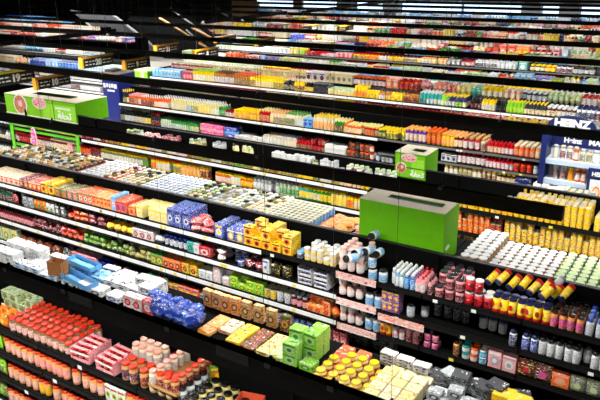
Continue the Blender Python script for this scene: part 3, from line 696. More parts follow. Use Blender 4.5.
# carton stack at the back left
S(0, -3.56, 2, '''
33 box:lnn .13x.12x.1 r2 s2 | cheese_carton | pale green carton
''', 'stacked behind the red-lidded jars', y0=3.72, depth=.3)
W0 = 'on the nearest rack\'s second shelf'
S(0, -3.87, -8, '''
2 pouch:LGY .12x.05x.17 r2 | crisp_packet | lime green packet
31 jar:opF .085x.085x.17 r2 | ketchup_jar | red-capped white label ketchup jar
32 gap
66 jar:oPF .085x.085x.17 r2 | ketchup_jar | red-capped pink label ketchup jar
69 gap
77 jar:opF .085x.085x.17 r2 | ketchup_jar | lone pair red-capped ketchup jar
79 gap
101 jar:opF .085x.085x.17 r2 | ketchup_jar | red-capped maroon ketchup jar
104 gap
124 box:WLR .09x.06x.17 r2 | sauce_carton
150 jar:oPF .085x.085x.17 r2 | ketchup_jar
''', W0, depth=.35)
W0 = 'on the nearest rack\'s third shelf'
S(0, -4.20, -14, '''
6 pouch:LGO .13x.05x.2 r1 | crisp_packet
16 jar:opF .088x.088x.17 r2 | ketchup_jar
36 jar:opF .088x.088x.17 r2 | ketchup_jar
37 gap
47 jar:oYF .08x.08x.17 r2 | ketchup_jar
49 gap
58 jar:opF .088x.088x.17 r2 | ketchup_jar | spaced red-capped ketchup jar
60 gap
90 jar:oPF .088x.088x.17 r2 | ketchup_jar
130 jar:opF .088x.088x.17 r2 | ketchup_jar | close-set red-capped ketchup jar
''', W0, depth=.35)
S(0, -4.53, -18, '''
6 pouch:GLO .13x.05x.2 r1 | crisp_packet
28 jar:opF .088x.088x.17 r2 | ketchup_jar
60 jar:opF .088x.088x.17 r2 | ketchup_jar
''', 'on the nearest rack\'s fourth shelf', depth=.35)

# ---- far-side display top of the nearest rack (three strips going back)
ZT = -3.449
WD = "on the nearest rack's far side"
S(0, ZT, -30, '''
12 box:sWS .2x.16x.14 r1 | napkin_pack | white napkin pack
56 box:WbN .15x.11x.035 r2 s2 | wipes_pack | flat white and navy wipes pack
74 box:WbN .18x.13x.05 r1 | wipes_pack | light blue flat pack
100 box:WNs .2x.15x.07 r1 s1 | pad_pack | white pad pack
122 box:WBs .2x.15x.07 r1 s1 | pad_pack | white and navy pad pack
140 box:WRP .14x.05x.14 r2 | pad_box | white and red box
152 box:RWP .14x.05x.15 r2 | pad_box
''', WD, y0=4.28, depth=.27, lod=0)
S(0, ZT, 5, '''
40 box:WSs .19x.16x.15 r1 | napkin_pack | tall white napkin pack
68 box:WbN .15x.11x.035 r2 s2 | wipes_pack | thin white and navy wipes pack
102 box:bWN .18x.11x.05 r2 | wipes_pack | bright blue flat pack
126 box:WsN .2x.13x.07 r2 s1 | pad_pack | big white pad pack
150 box:WNs .2x.13x.07 r2 s2 | pad_pack | stacked white pad pack
''', WD+' middle', y0=4.52, depth=.26, lod=0)
S(0, ZT, 14, '''
100 gap
150 box:WNs .22x.1x.05 r1 s1 | pad_pack | white soft pad pack
162 bag:RWG .15x.1x.1 r1 | sweet_bag | red and white bag
''', WD+' rear', y0=4.78, depth=.26, lod=0)
x, y = on_z(59, 276, ZT+.04); r = trayc(x, y, ZT+.07, .2, .12, .17, .2, 'brown_carton', 'open brown cardboard box standing on the flat wipes packs', 'a86a34')
x, y = on_z(78, 284, ZT+.02); r = trayc(x, y, ZT+.06, .62, .16, .06, -.15, 'blue_tray', 'light blue open tray among the flat wipes packs', '58a0d8')
x, y = on_z(70, 268, ZT+.02); r = trayc(x+.2, y+.05, ZT+.09, .5, .16, .05, -.1, 'blue_tray', 'second light blue tray lying behind the brown carton', '6ab0e0')
for i in range(14):
    px = 154+i*3.4+R()*3; py = 300+(i*3.4)*.36+(i % 3)*7
    x, y = on_z(px, py, ZT+.04+.04*(i % 3)); one('bag', 'BBN' if i % 4 else 'BBb', (.17, .15, .12), 0, x, y, ZT+.03+.05*(i % 3), (R()*.6-.3, R()*.6-.3, R()*2), 'sweet_bag', 'glossy blue bag heaped on the nearest rack\'s far side', 'heap of glossy blue bags')
S(0, ZT, 196, '''
208 box:oYO .16x.12x.035 r3 s1 | tea_box | flat cream and orange tea box
222 box:CoR .16x.12x.035 r3 s1 | tea_box | flat cream tea box
238 box:YoR .16x.12x.035 r3 s1 | tea_box | flat yellow and orange tea box
254 box:aYO .16x.12x.035 r3 s1 | tea_box | flat brown and yellow tea box
268 box:yGR .16x.12x.035 r3 s1 | tea_box | flat pale yellow tea box
280 box:lGY .16x.12x.035 r3 s1 | tea_box | flat pale green tea box
296 box:LlG .15x.12x.11 r1 s2 | herbal_tea_box | lime green box
312 box:LGl .15x.12x.07 r1 s1 | herbal_tea_box | low lime green box
''', WD, y0=4.28, depth=.44, lod=0)
S(0, ZT, 288, '''
316 box:LlG .15x.12x.13 r2 s2 | herbal_tea_box | tall-stacked lime green box
''', WD+' middle', y0=4.46, depth=.26, lod=0)
S(0, ZT, 202, '''
238 box:oaC .115x.06x.19 r1 g1.12 | tea_carton | upright salmon orange tea carton
276 box:taC .115x.06x.19 r1 g1.12 | tea_carton | upright brown and orange tea carton
290 box:aoG .115x.06x.17 r1 g1.12 | tea_carton
''', WD+' rear', y0=4.74, depth=.18, lod=0)
S(0, ZT, 313, '''
348 box:OoR .13x.1x.04 r6 s1 | biscuit_box | flat red-orange box
''', WD, y0=4.3, depth=.55, lod=0)
for i in range(5):
    for j in range(5):
        px = 0
        x0, y0 = on_z(331, 372, ZT+.1); x = x0-.10+.115*i; y = y0-.12+.115*j
        if proj(x, y, ZT)[0] < 402 and not (i == 0 and j > 3) and not (j == 4 and i > 3): one('jar', 'yRY', (.105, .105, .1), 0, x+R()*.01, y, ZT, (0, 0, R()*6), 'spread_tub', 'yellow-lidded spread tub in the block beside the cream cartons', 'yellow-lidded tubs')
for i in range(3):
    for j in range(7):
        for s in range(2 if j < 6 else 1):
            one('box', 'CyY' if (i+j+s) % 3 else 'yWo', (.13, .118, .06), 0, -2.05+.136*i, 3.93+.122*j, ZT+s*.0605, (0, 0, R()*.05), 'sachet_carton', 'pale yellow cream carton in the long stacked block at the front', 'long block of cream cartons')
for i in range(3):
    for j in range(5):
        for s in range(1+(i+j) % 2):
            one('box', 'SDW' if (i+j) % 4 else 'WDS', (.125, .105, .07), 0, -1.60+.135*i, 4.12+.112*j, ZT+.001+s*.0705, (0, 0, R()*.1), 'capsule_box', 'silver and charcoal box in the block right of the cream cartons', 'silver capsule boxes')
for i in range(3):
    for s in range(4): one('box', 'WNs', (.15, .09, .03), 0, -2.18+.165*i, 4.80-.012*i, ZT+.001+s*.031, (0, 0, R()*.24-.12), 'sachet_pack', 'white and navy flat pack stacked behind the cream cartons', 'white and navy flat packs')
for i in range(8):
    for s in range(3+i % 3): one('box', 'DSD' if (i+s) % 4 else 'SDW', (.15, .13, .028), 0, -1.70+.1*i, 4.78+.03*(i % 2), ZT+.001+s*.029, (.02*(i % 3), 0, R()*.9-.45), 'coffee_pouch', 'dark grey flat pack heaped under the black shelves', 'heap of dark grey flat packs')
for i in range(5):
    one('box', 'WNS' if i % 2 else 'YOD', (.16, .11, .035), 0, -1.16+.12*i, 4.62, ZT+.001, (0, 0, R()*.5-.25), 'coffee_pouch', 'white and yellow edged flat pack in front of the dark grey heap', 'white and yellow edged flat packs')
for i in range(4):
    px, py = 505+i*15, 392+i*7; x, y = on_z(px, py, ZT+.12); one('box', 'YoY', (.17, .16, .12), 0, x, y, ZT+.002, (0, 0, 0), 'yellow_carton', 'plain bright yellow carton at the bottom right corner', 'bright yellow cartons')

# ---- second rack, near top shelf
A1 = "on the second rack's top shelf"
S(1, -3.56, -14, '''
18 box:CPR .12x.1x.11 r4 s1 | biscuit_box | cream and pink biscuit box
28 box:roP .1x.1x.13 r3 s1 | biscuit_box | maroon biscuit box
40 box:RoC .11x.12x.13 r3 s1 | biscuit_box | red biscuit box
54 box:YOK .13x.14x.15 r2 s1 | biscuit_box | yellow patterned biscuit box
66 box:nOG .11x.12x.12 r3 s1 | cereal_box | olive and orange box
78 box:nPO .11x.12x.13 r3 s1 | cereal_box | olive and pink box
92 box:OWG .1x.12x.15 r3 s1 | cereal_box | orange and white box
111 box:oOR .08x.12x.15 r3 s1 | cereal_box | light orange round-print box
115 box:bWb .1x.3x.2 r1 s1 | cereal_box | narrow upright light blue box
126 box:OVR .13x.12x.16 r3 s1 | cereal_box | orange box with dark discs
136 box:oOR .12x.12x.13 r2 s1 | cereal_box
166 box:yCY .12x.12x.16 r3 s1 m.1 | wafer_pack | pale yellow wafer pack
189 box:BWN .13x.14x.22 r2 s1 | juice_case | tall navy and white case
211 bag:RWs .2x.14x.1 r2 s2 | wafer_bag | red and white bag
226 box:BWY .15x.13x.17 r2 s1 | soup_box | blue and white cube box
243 box:BYW .15x.13x.15 r2 s1 | soup_box | blue white and yellow cube box
270 box:YOK .14x.13x.14 r3 s2 | cocoa_box | bright yellow box with orange disc
291 box:YOK .14x.12x.13 r2 s2 | cocoa_box | yellow box with orange disc in lower stack
''', A1, lod=0, depth=.43)
S(1, -3.56, 293, '''
302 tub:WNb .09x.09x.09 r2 s1 | cream_tub | white and blue tub
334 tub:WYW .085x.085x.085 r4 s2 | cream_tub | white and yellow tub
''', A1, lod=0)
S(1, -3.56, 336, '''
362 jar:pWp .1x.1x.145 r4 s2 m.0 | candy_jar | pale pink jar with pink lid
''', A1, lod=0)
S(1, -3.60, 364, '''
386 jar:WbK .11x.11x.16 r1 s2 | cream_jar | white jar with black lid
''', A1, lod=0)
for i, (px, py, rz) in enumerate(((363, 250, -.2), (372, 248, -.1), (381, 250, .1), (377, 240, 0), (357, 256, -.4))):
    x, y = on_z(px, py, -3.25); one('jar', 'WbK', (.11, .11, .18), 0, x, y, -3.27+(.1 if i == 3 else 0), (PI/2-.15, 0, rz), 'cream_jar', 'white jar with black lid lying on its side on top of the pile', 'white black-lidded jars lying down')
S(1, -3.60, 388, '''
397 spray:bWW .055x.055x.2 r6 s1 | aerosol_can | light blue white-capped aerosol can
402 spray:TWW .055x.055x.2 r6 s1 | aerosol_can | turquoise white-capped aerosol can
413 spray:BbW .055x.055x.2 r6 s1 | aerosol_can | dark blue white-capped aerosol can
424 sauce:PWR .065x.065x.2 r5 s1 | lotion_bottle | pink red-capped lotion bottle
432 sauce:PDK .055x.055x.19 r4 s1 | lotion_bottle | black-capped pink lotion bottle
462 jar:PrD .105x.105x.14 r4 s2 m.0 | hair_cream_jar | black-lidded pink jar
490 canister:RrW .095x.095x.16 r2 s2 m.0 | powder_canister | red canister with white lid
548 canister:YRN .085x.085x.2 r2 s1 m.0 | snack_canister | yellow canister with red foot and navy lid
582 jar:oMK .08x.08x.19 r5 s1 m.0 | shampoo_jar | black-lidded peach and magenta bottle
625 spray:WsB .085x.085x.2 r4 s1 | shampoo_bottle | white bottle with blue cap
''', A1, lod=0)
for i, px in enumerate((423, 435)):
    x, y = on_z(px, 244, -3.3); one('sauce', 'oPR', (.08, .08, .24), 0, x+.05, y+.08, -3.22, (PI/2+.45, 0, -.4), 'lotion_bottle', 'peach bottle with red cap lying across the lotion bottles', 'peach bottles lying down')
for i in range(9):
    px = 497+i*10.5; py = 277+i*2.6; x, y = on_z(px, py, -3.3); 
    if px < 577: one('canister', 'YRN', (.085, .085, .2), 0, x, y+.05, -3.25+.03*(i % 2), (PI/2+.5, 0, R()*.2-.5), 'snack_canister', 'yellow canister lying tilted on top of the standing ones', 'yellow canisters lying down')
x, y = on_z(551, 296, -3.33); one('canister', 'YRN', (.085, .085, .2), 0, x+.02, y-.02, -3.2, (PI/2+.5, 0, -.5), 'snack_canister', 'yellow canister lying lowest at the front of the tilted row')
x, y = on_z(557, 288, -3.35); one('canister', 'sSR', (.09, .09, .18), 0, x+.05, y, -3.22, (PI/2+.5, 0, -.5), 'powder_canister', 'silver white canister with red rim lying beside the yellow ones')

A2 = "on the second rack's second shelf"
S(1, -3.905, -14, '''
12 sauce:grW .065x.065x.2 r2 | juice_bottle | dark green bottle
17 pouch:RrW .12x.05x.18 | sweet_packet
33 box:SDs .12x.08x.19 r2 | chocolate_box | grey box
45 pouch:OGY .1x.05x.19 r2 | sweet_packet | orange and green packet
54 pouch:WGa .1x.05x.18 r2 | sweet_packet | white and green packet
65 box:KWW .1x.07x.18 r2 | chocolate_box | black and white box
86 bag:ROY .16x.12x.09 r2 s2 | sweet_bag | red and orange sweet bag
105 bag:rPR .16x.12x.09 r2 s2 | sweet_bag | maroon and pink sweet bag
132 bag:YoO .13x.12x.11 r2 s1 | sweet_bag | yellow sweet bag
152 box:WRS .14x.08x.15 r2 | biscuit_pack | white and red biscuit pack
163 bag:sDW .16x.12x.12 r1 | biscuit_pack | grey biscuit pack
186 jar:NWB .085x.085x.19 r2 | milk_powder_jar | navy and white tall jar
193 box:TgT .11x.08x.17 r2 | biscuit_pack | teal pack
198 box:WsS .1x.08x.17 | biscuit_pack
210 box:RWR .2x.1x.15 r2 | biscuit_pack | plain red pack
228 bag:WRR .18x.12x.09 r2 s2 | biscuit_pack | white and red bag
242 jar:WBB .1x.1x.1 r2 s2 | milk_powder_jar | blue and white jar
262 bag:rRW .16x.12x.12 r2 | biscuit_pack | maroon bag
268 box:WsB .1x.08x.2 | biscuit_pack
''', A2, maxh=.28, lod=0)
S(1, -3.905, 268, '''
290 pouch:KDY .13x.06x.17 r2 | coffee_pouch | black pouch
296 gap
328 multi:WBN .2x.14x.12 r2 s2 | jar_multipack | white tray of small blue jars
336 gap
361 jar:pWp .1x.1x.13 r2 s2 | candy_jar
''', A2, lod=0, maxh=.28)
S(1, -3.96, 363, '''
380 jar:WbK .11x.11x.19 r2 s1 | cream_jar
398 box:VoY .075x.07x.14 r2 s2 | cosmetic_box | violet and orange box
404 gap
412 jar:SsK .1x.1x.17 r1 | gel_jar | silver black-capped jar
416 gap
422 jar:SsK .1x.1x.17 r1 o.1 | gel_jar | silver jar set further back
''', A2, lod=0)
S(1, -3.96, 424, '''
462 spray:SDK .1x.1x.17 r1 o.22 | gel_bottle | dim grey bottle at the back
470 gap
500 spray:SWN .1x.1x.17 r1 o.2 | gel_bottle | pale grey bottle further back
505 gap
516 spray:WNN .085x.085x.2 r1 | gel_bottle | white bottle with navy cap
519 gap
536 spray:WBN .085x.085x.2 r2 | gel_bottle | white and blue bottle
625 spray:WsK .085x.085x.2 r2 | gel_bottle | white bottle with pale grey label
''', A2, lod=0)
A3 = "on the second rack's third shelf"
S(1, -4.27, -14, '''
32 sauce:rPK .065x.065x.19 r2 | syrup_bottle | black-capped rose syrup bottle
60 bag:rPK .11x.1x.1 r2 s2 | dried_fruit_packet | maroon dried fruit packet
82 bag:ROo .13x.1x.09 r2 s2 | dried_fruit_packet | red and orange packet
104 bag:GYg .12x.1x.09 r2 s2 | tea_packet | green and yellow packet
128 bag:gLY .12x.1x.09 r2 s2 | tea_packet | dark green and lime packet
150 bag:nYG .12x.1x.09 r2 s2 | tea_packet | olive and yellow packet
162 box:GYn .12x.08x.17 r2 | tea_packet | green and yellow box
180 box:OKo .12x.09x.16 r2 s1 | coffee_box | orange box with black disc
197 box:YKO .12x.09x.16 r2 s1 | coffee_box | yellow box with black disc
212 box:WsS .12x.09x.13 r2 s1 | coffee_box | white and grey box
229 box:sPW .12x.09x.13 r2 s2 | coffee_box | light grey and pink box
262 box:LGY .14x.1x.09 r2 s2 | herbal_tea_box | lime green box
274 can:NYB .1x.1x.13 r2 s1 | milk_powder_tin | navy and yellow tin
289 can:BWN .1x.1x.15 r2 s1 | milk_powder_tin | blue tin
306 jar:rPS .08x.08x.16 r2 s1 | rice_jar | pink and maroon jar
329 box:oRO .11x.08x.1 r2 s2 | cake_box | orange and red patterned box
337 bag:OYR .13x.1x.15 r1 | sweet_bag
361 jar:pWp .1x.1x.13 r2 s2 | candy_jar
''', A3, lod=0, maxh=.29)
S(1, -4.29, 363, '''
378 jar:WbK .11x.11x.2 r2 s1 | cream_jar
390 canister:YRR .08x.08x.17 r2 s1 | powder_canister | yellow canister with red lid
403 canister:PWK .08x.08x.17 r2 s1 | powder_canister | pink canister with black lid
418 sauce:PrK .085x.085x.2 r2 | lotion_bottle | pink and maroon bottle
421 gap
437 jar:PMK .08x.08x.1 r2 s2 | nail_care_jar | small dark pink jar
450 gap
459 spray:oaK .075x.075x.2 r2 | lotion_bottle | peach and brown bottle
468 tub:TWT .09x.09x.085 r2 s2 | yogurt_tub | teal and white tub
476 tub:OWO .09x.09x.085 r2 s2 | yogurt_tub | orange and white tub
486 tub:TbW .09x.09x.085 r2 s2 | yogurt_tub | light teal tub
500 box:PSW .15x.05x.22 r2 | face_mask_box | grey-topped pink box
515 box:PWS .15x.05x.2 r2 | face_mask_box | pale pink box
533 pouch:KRY .19x.07x.22 r1 | face_mask_pouch | black and red pouch
550 pouch:KMY .19x.07x.22 r1 | face_mask_pouch | black and magenta pouch
568 box:OoP .18x.08x.17 r1 s1 | soap_box | orange box
600 pouch:nlB .16x.07x.2 r1 | wipes_pouch | olive green pouch
625 pouch:CPG .16x.07x.2 r1 | wipes_pouch | cream and pink pouch
''', A3, lod=0)
A4 = "under the second rack's third shelf"
S(1, -4.70, -5, '''
18 box:lnY .2x.1x.25 r1 | storage_box | pale olive box
60 bag:arO .2x.14x.2 r1 | nut_bag | brown nut bag
72 bag:KWS .2x.14x.22 r1 | nut_bag | black and white nut bag
96 box:PVR .12x.08x.2 r2 | puzzle_box | pink and violet box
108 jar:NWB .1x.1x.16 r2 | milk_powder_jar
130 bag:rRr .2x.12x.18 r1 | nut_bag | maroon bag
147 bag:GRW .15x.12x.15 r1 | sweet_bag | green and red bag
168 box:gGW .14x.1x.24 r2 | tea_carton | dark green box with white triangle
178 box:aoY .1x.08x.2 r1 | tea_carton
198 box:OYV .13x.1x.2 r1 | tea_carton | orange and yellow box
208 box:SbN .12x.1x.17 r1 | tea_carton | grey and blue box
232 box:WRr .25x.12x.2 r1 | cake_box | white and red box
246 sauce:SOK .08x.08x.2 r1 | syrup_bottle
264 can:YOG .1x.1x.14 r1 | milk_powder_tin | yellow tin
311 can:NBW .085x.085x.13 r3 s2 | energy_can | navy and white can
323 box:SWD .16x.1x.2 r1 | coffee_box | silver and white box
346 box:RWr .09x.08x.25 r1 | candle_box | tall red box
''', A4, lod=0, depth=.42)
S(1, -4.72, 345, '''
395 box:SDs .3x.15x.09 r1 s4 m0 | shoe_box | flat grey box
''', 'in the low stack under the black shelves', lod=0, y0=6.75)

# ---- far side of the second rack
B1 = "behind the second rack's top shelf"
S(1, -3.449, -12, '''
62 jar:nCt .09x.09x.12 r10 v g1.1 | pickle_jar | olive mixed-lid jar
68 jar:rCr .1x.1x.1 r10 | olive_jar | maroon jar
92 tub:WVW .09x.09x.08 r10 g1.25 | cheese_tub | white and violet tub
106 jar:ROC .09x.09x.11 r10 v g1.1 | pickle_jar | red mixed-lid jar
130 tin:nlC .09x.09x.1 r10 v g1.1 | pate_tin | olive round tin
172 tub:bWW .085x.085x.09 r10 g1.2 | cheese_tub | white and light blue tub
198 jar:nWl .09x.09x.1 r10 v g1.1 | pickle_jar | short olive mixed-lid jar
214 tin:CaS .09x.09x.09 r10 v g1.1 | pate_tin | cream round tin
236 tin:lRs .09x.09x.1 r10 v g1.1 | pate_tin | pale green and red tin
258 tin:CGC .09x.09x.1 r10 v g1.1 | pate_tin | cream and green tin
304 can:SbV .085x.085x.12 r10 | tuna_can | blue-grey can
''', B1, y0=6.98, depth=.93)
S(1, -3.449, 304, '''
322 bag:oOP .22x.16x.06 r6 s1 | ham_pack | light orange flat pack
340 bag:oYO .22x.16x.06 r6 s2 | ham_pack | yellow-orange flat pack
357 bag:PoR .22x.16x.06 r6 s2 | ham_pack | pink-orange flat pack
''', B1, y0=6.98, depth=.93)
S(1, -3.449, 458, '''
484 tin:AnW .105x.105x.2 r10 m.0 | instant_coffee_tin | tall amber tin with white lid
548 tin:AyW .1x.1x.12 r10 m.0 | instant_coffee_tin | white-lidded amber tin
640 tin:WGl .105x.105x.11 r10 m.0 | vegetable_tin | pale green and white tin
''', B1, y0=6.98, depth=.93, lod=0)

# ---- third rack
C1 = "on the third rack's top shelf"
S(2, -3.64, -30, '''
-2 bag:GYL .14x.14x.2 r1 | crisp_bag
13 jar:WKs .08x.08x.14 r1 | pickle_jar
80 jar:RCO .075x.075x.12 r1 | relish_jar | red and cream jar
104 jar:raR .075x.075x.12 r1 | relish_jar | maroon jar
128 jar:YGY .075x.075x.12 r1 | relish_jar | yellow and green jar
160 jar:RYG .075x.075x.12 r1 | relish_jar | red and yellow jar
210 jar:YOn .075x.075x.12 r1 | mustard_jar | yellow jar
262 jar:YnG .075x.075x.12 r1 | mustard_jar | yellow and olive jar
330 jar:YgY .075x.075x.12 r1 | mustard_jar | yellow and green mustard jar
368 jar:YOY .075x.075x.12 r1 | mustard_jar | yellow-orange mustard jar
''', C1)
S(2, -3.64, 455, '''
500 can:AYO .085x.085x.11 r3 s2 m.0 | corn_can | amber can
512 can:OYR .085x.085x.11 r4 s2 m.0 | corn_can | orange can
588 can:YYA .085x.085x.11 r8 s3 m.0 | corn_can | yellow can
592 gap
640 can:yYA .085x.085x.11 r7 s2 m.0 | corn_can | low-stacked yellow can
''', C1, depth=.9)
C2 = "on the third rack's second shelf"
S(2, -4.03, -30, '''
12 bottle:DWK .09x.09x.25 r2 | wine_bottle | dark bottle
50 jar:rCR .08x.08x.2 r2 | relish_jar | red and cream jar between green strips
79 jar:rPC .08x.08x.2 r2 | relish_jar | pink and red jar between green strips
100 jar:aOR .08x.08x.16 r2 | relish_jar | brown and orange jar
150 jar:nGY .08x.08x.18 r2 | relish_jar | olive and green jar
180 jar:YGO .075x.075x.2 r2 | mustard_jar | yellow and green jar
208 jar:YoY .075x.075x.2 r2 | mustard_jar | yellow jar
214 gap
252 jar:OWY .075x.075x.16 r2 | mustard_jar | orange and white jar
278 jar:SbW .075x.075x.19 r2 | mayonnaise_jar | grey and blue jar
298 jar:lGW .075x.075x.19 r2 | mayonnaise_jar | pale green and white jar
308 jar:TYY .075x.075x.2 r2 | mustard_jar | teal and yellow jar
345 jar:yGY .075x.075x.2 r2 | mustard_jar | pale yellow and green jar
368 jar:YOA .075x.075x.2 r2 | mustard_jar | yellow and orange jar
''', C2)
S(2, -4.03, 455, '''
488 can:AOY .085x.085x.108 r2 s3 m.0 | corn_can | amber and orange can
499 can:ORG .085x.085x.108 r2 s3 m.0 | corn_can | orange and red can
502 gap
640 can:RYC .085x.085x.108 r2 s3 m.0 | corn_can | yellow can with red print
''', C2)
S(2, -4.42, -30, '''
12 bottle:DWK .09x.09x.25 r2 | wine_bottle | dark bottle
80 jar:nYW .08x.08x.16 r2 | relish_jar | olive jar between green strips
150 can:nGS .08x.08x.11 r2 s2 | tuna_can | olive can
175 bag:BWb .2x.15x.2 r1 | pasta_bag | blue and white bag
196 can:CGR .08x.08x.11 r2 s2 | tuna_can | cream can
215 bag:YnK .2x.15x.2 r1 | pasta_bag | yellow bag
262 can:nrC .08x.08x.11 r2 s2 | tuna_can | olive and maroon can
300 jar:YCO .08x.08x.16 r2 | mustard_jar
368 jar:YnA .08x.08x.16 r2 | mustard_jar
''', "on the third rack's third shelf")
S(2, -4.42, 455, '''
490 can:AaY .085x.085x.108 r2 s3 m.0 | corn_can | dark amber can
640 can:nYA .085x.085x.108 r2 s3 m.0 | corn_can | yellow and olive can
''', "on the third rack's third shelf")
C4 = "stacked at the back of the third rack's top shelf"
S(2, -3.64, 126, """
143 jar:nWl .09x.09x.17 r2 s2 m.3 | pickle_jar | olive white-label jar
158 bag:RPW .2x.14x.17 r2 s2 | pasta_bag | red and white bag
176 bag:rRP .2x.14x.16 r2 s2 | pasta_bag | dark red bag
188 gap
206 jar:lyn .1x.1x.18 r2 s2 m.3 v | pickle_jar | pale green mixed-lid jar
211 gap
222 tub:WsS .1x.1x.12 r2 s3 | salt_tub | white tub
228 gap
252 jar:yWl .1x.1x.18 r2 s2 m.3 v | pickle_jar | pale yellow mixed-lid jar
270 gap
310 tub:WsW .1x.1x.12 r2 s3 | salt_tub | low white tub
318 jar:lWn .1x.1x.17 r2 s2 | pickle_jar | pale green low jar
340 tub:sWs .1x.1x.12 r2 s3 | salt_tub | grey-white tub
344 gap
392 jar:WSl .1x.1x.17 r2 s2 | pickle_jar | white grey-labelled jar
""", C4, y0=9.62, depth=.34, lod=1)
S(2, -3.449, 445, """
500 bag:KDr .14x.12x.07 r2 m.4 | pasta_bag | black bag in the shade
""", "behind the third rack's top shelf", y0=10.1, depth=.5, lod=2)

# ---- fourth rack
D1 = "on the fourth rack's top shelf"
S(3, -3.56, 120, '''
128 bottle:DgY .075x.075x.27 r4 | vinegar_bottle | dark yellow-capped bottle
140 jar:OaP .085x.085x.2 r4 | honey_jar | orange jar
158 sauce:OrW .08x.08x.2 r4 | dressing_bottle | orange and red bottle
168 sauce:yOW .08x.08x.22 r5 | dressing_bottle | pale yellow and orange white-capped bottle
190 sauce:ybW .08x.08x.22 r5 | dressing_bottle | pale yellow and blue white-capped bottle
197 sauce:yTW .08x.08x.22 r5 | dressing_bottle | pale yellow and teal white-capped bottle
218 sauce:yYW .08x.08x.22 r5 | dressing_bottle | yellow white-capped bottle
224 sauce:CGW .08x.08x.2 r4 | dressing_bottle | cream and green bottle
233 jar:RYr .085x.085x.14 r3 | pesto_jar | red jar
258 jar:YoY .085x.085x.16 r5 s1 | honey_jar | yellow jar
272 sauce:CRy .08x.08x.22 r5 | dressing_bottle | cream and red bottle
284 sauce:yCo .08x.08x.21 r5 | dressing_bottle | cream bottle
303 sauce:CWG .08x.08x.22 r5 | dressing_bottle | cream and white bottle
312 box:bTB .12x.12x.16 r2 | spice_box | blue box
333 sauce:CoY .08x.08x.24 r5 | dressing_bottle | cream and orange bottle
346 sauce:OGy .08x.08x.2 r5 | dressing_bottle | orange and green bottle
363 jar:ORy .085x.085x.16 r4 s1 | honey_jar | orange and red jar with pale lid
377 jar:RAy .085x.085x.17 r4 s1 | honey_jar | red and amber jar with pale lid
404 jar:YgY .09x.09x.15 r4 s1 | honey_jar | yellow and dark green jar
425 jar:VOo .085x.085x.22 r4 s1 | chutney_jar | violet jar with light orange lid
440 jar:AOO .085x.085x.22 r5 s1 | chutney_jar | amber jar with orange lid
461 jar:rYo .09x.09x.2 r5 s1 | chutney_jar | maroon jar with light orange lid
485 jar:RCt .1x.1x.2 r5 s1 | tomato_paste_jar | red and cream jar with tan lid
512 sauce:RrR .075x.075x.17 r3 | ketchup_bottle | red ketchup bottle
545 jar:oOC .1x.1x.17 r5 s1 m.0 | peanut_butter_jar | tan and orange jar with cream lid
''', D1, depth=.5)
D2 = "on the fourth rack's second shelf"
S(3, -4.08, 120, '''
150 bottle:KYn .075x.075x.3 r3 | wine_bottle | dark bottle with yellow label
160 bottle:DCR .075x.075x.26 r3 | wine_bottle | dark bottle with cream label
198 sauce:Glg .07x.07x.2 r5 | olive_oil_bottle | green and pale green bottle
225 block:MPY .75x.3x.26 r1 | toilet_roll_pack | large pink wrapped pack
234 block:BbP .35x.3x.26 r1 | toilet_roll_pack | blue wrapped pack
262 box:WsW .2x.12x.05 r3 s2 | sugar_packet | low white packet
275 jar:WaC .09x.09x.16 r4 | mushroom_jar | white and brown jar
295 jar:CaW .09x.09x.16 r4 | mushroom_jar | cream and brown jar
310 bottle:RrR .085x.085x.17 r4 s1 | ketchup_bottle | red bottle
324 jar:RRr .085x.085x.15 r4 s2 | tomato_paste_jar | red jar
345 block:WsC .18x.15x.2 r2 s1 | sugar_case | white wrapped case
358 jar:OaD .1x.1x.17 r2 s2 | apricot_jar | orange jar with dark lid
373 jar:OAD .1x.1x.17 r2 s2 | apricot_jar | orange and amber jar with dark lid
380 jar:bSN .1x.1x.12 r3 s1 | mushroom_jar | blue and silver jar
392 tub:WSn .1x.1x.12 r3 s1 | salt_tub | white and silver tub
''', D2, maxh=.42, depth=.5)
S(3, -3.87, 440, '''
456 box:WbN .1x.1x.12 r2 | spice_box | white and blue box
484 jar:raR .09x.09x.2 r2 | tomato_paste_jar | maroon and brown jar
512 sauce:RrR .075x.075x.18 r2 | ketchup_bottle | red ketchup bottle
531 jar:OWR .1x.1x.15 r2 | peanut_butter_jar | orange and white jar
545 jar:WSs .1x.1x.12 r1 | peanut_butter_jar | white and silver jar
''', D2)
S(3, -4.16, 443, '''
515 jar:CaY .095x.095x.17 r3 m.0 | chocolate_spread_jar | cream and brown jar with yellow lid
''', "on the fourth rack's lowest shelf", depth=.45, lod=1)
S(3, -4.16, 515, '''
528 block:NBW .3x.25x.2 r1 | water_case | navy wrapped case
''', "beside the mayonnaise stand", y0=12.45, lod=1)
S(3, -4.16, 529, '''
560 box:WNW .13x.2x.085 r2 s3 m.0 | mayonnaise_carton | white and navy striped carton
600 can:sSW .1x.1x.14 r5 s2 m.0 | silver_can | silver can
640 can:sNS .1x.1x.14 r5 s1 | silver_can | silver and navy can
''', "at the foot of the mayonnaise stand", y0=11.95, depth=.5, lod=1)
S(3, -3.42, 550, '''
558 jar:WPs .1x.1x.19 r1 | mayonnaise_jar | white and pink jar
578 jar:OWC .1x.1x.19 r1 | mayonnaise_jar | orange and white jar
640 jar:WCs .1x.1x.17 r1 | mayonnaise_jar | white and cream jar
''', "on the mayonnaise stand's upper shelf", y0=12.28, depth=.3)
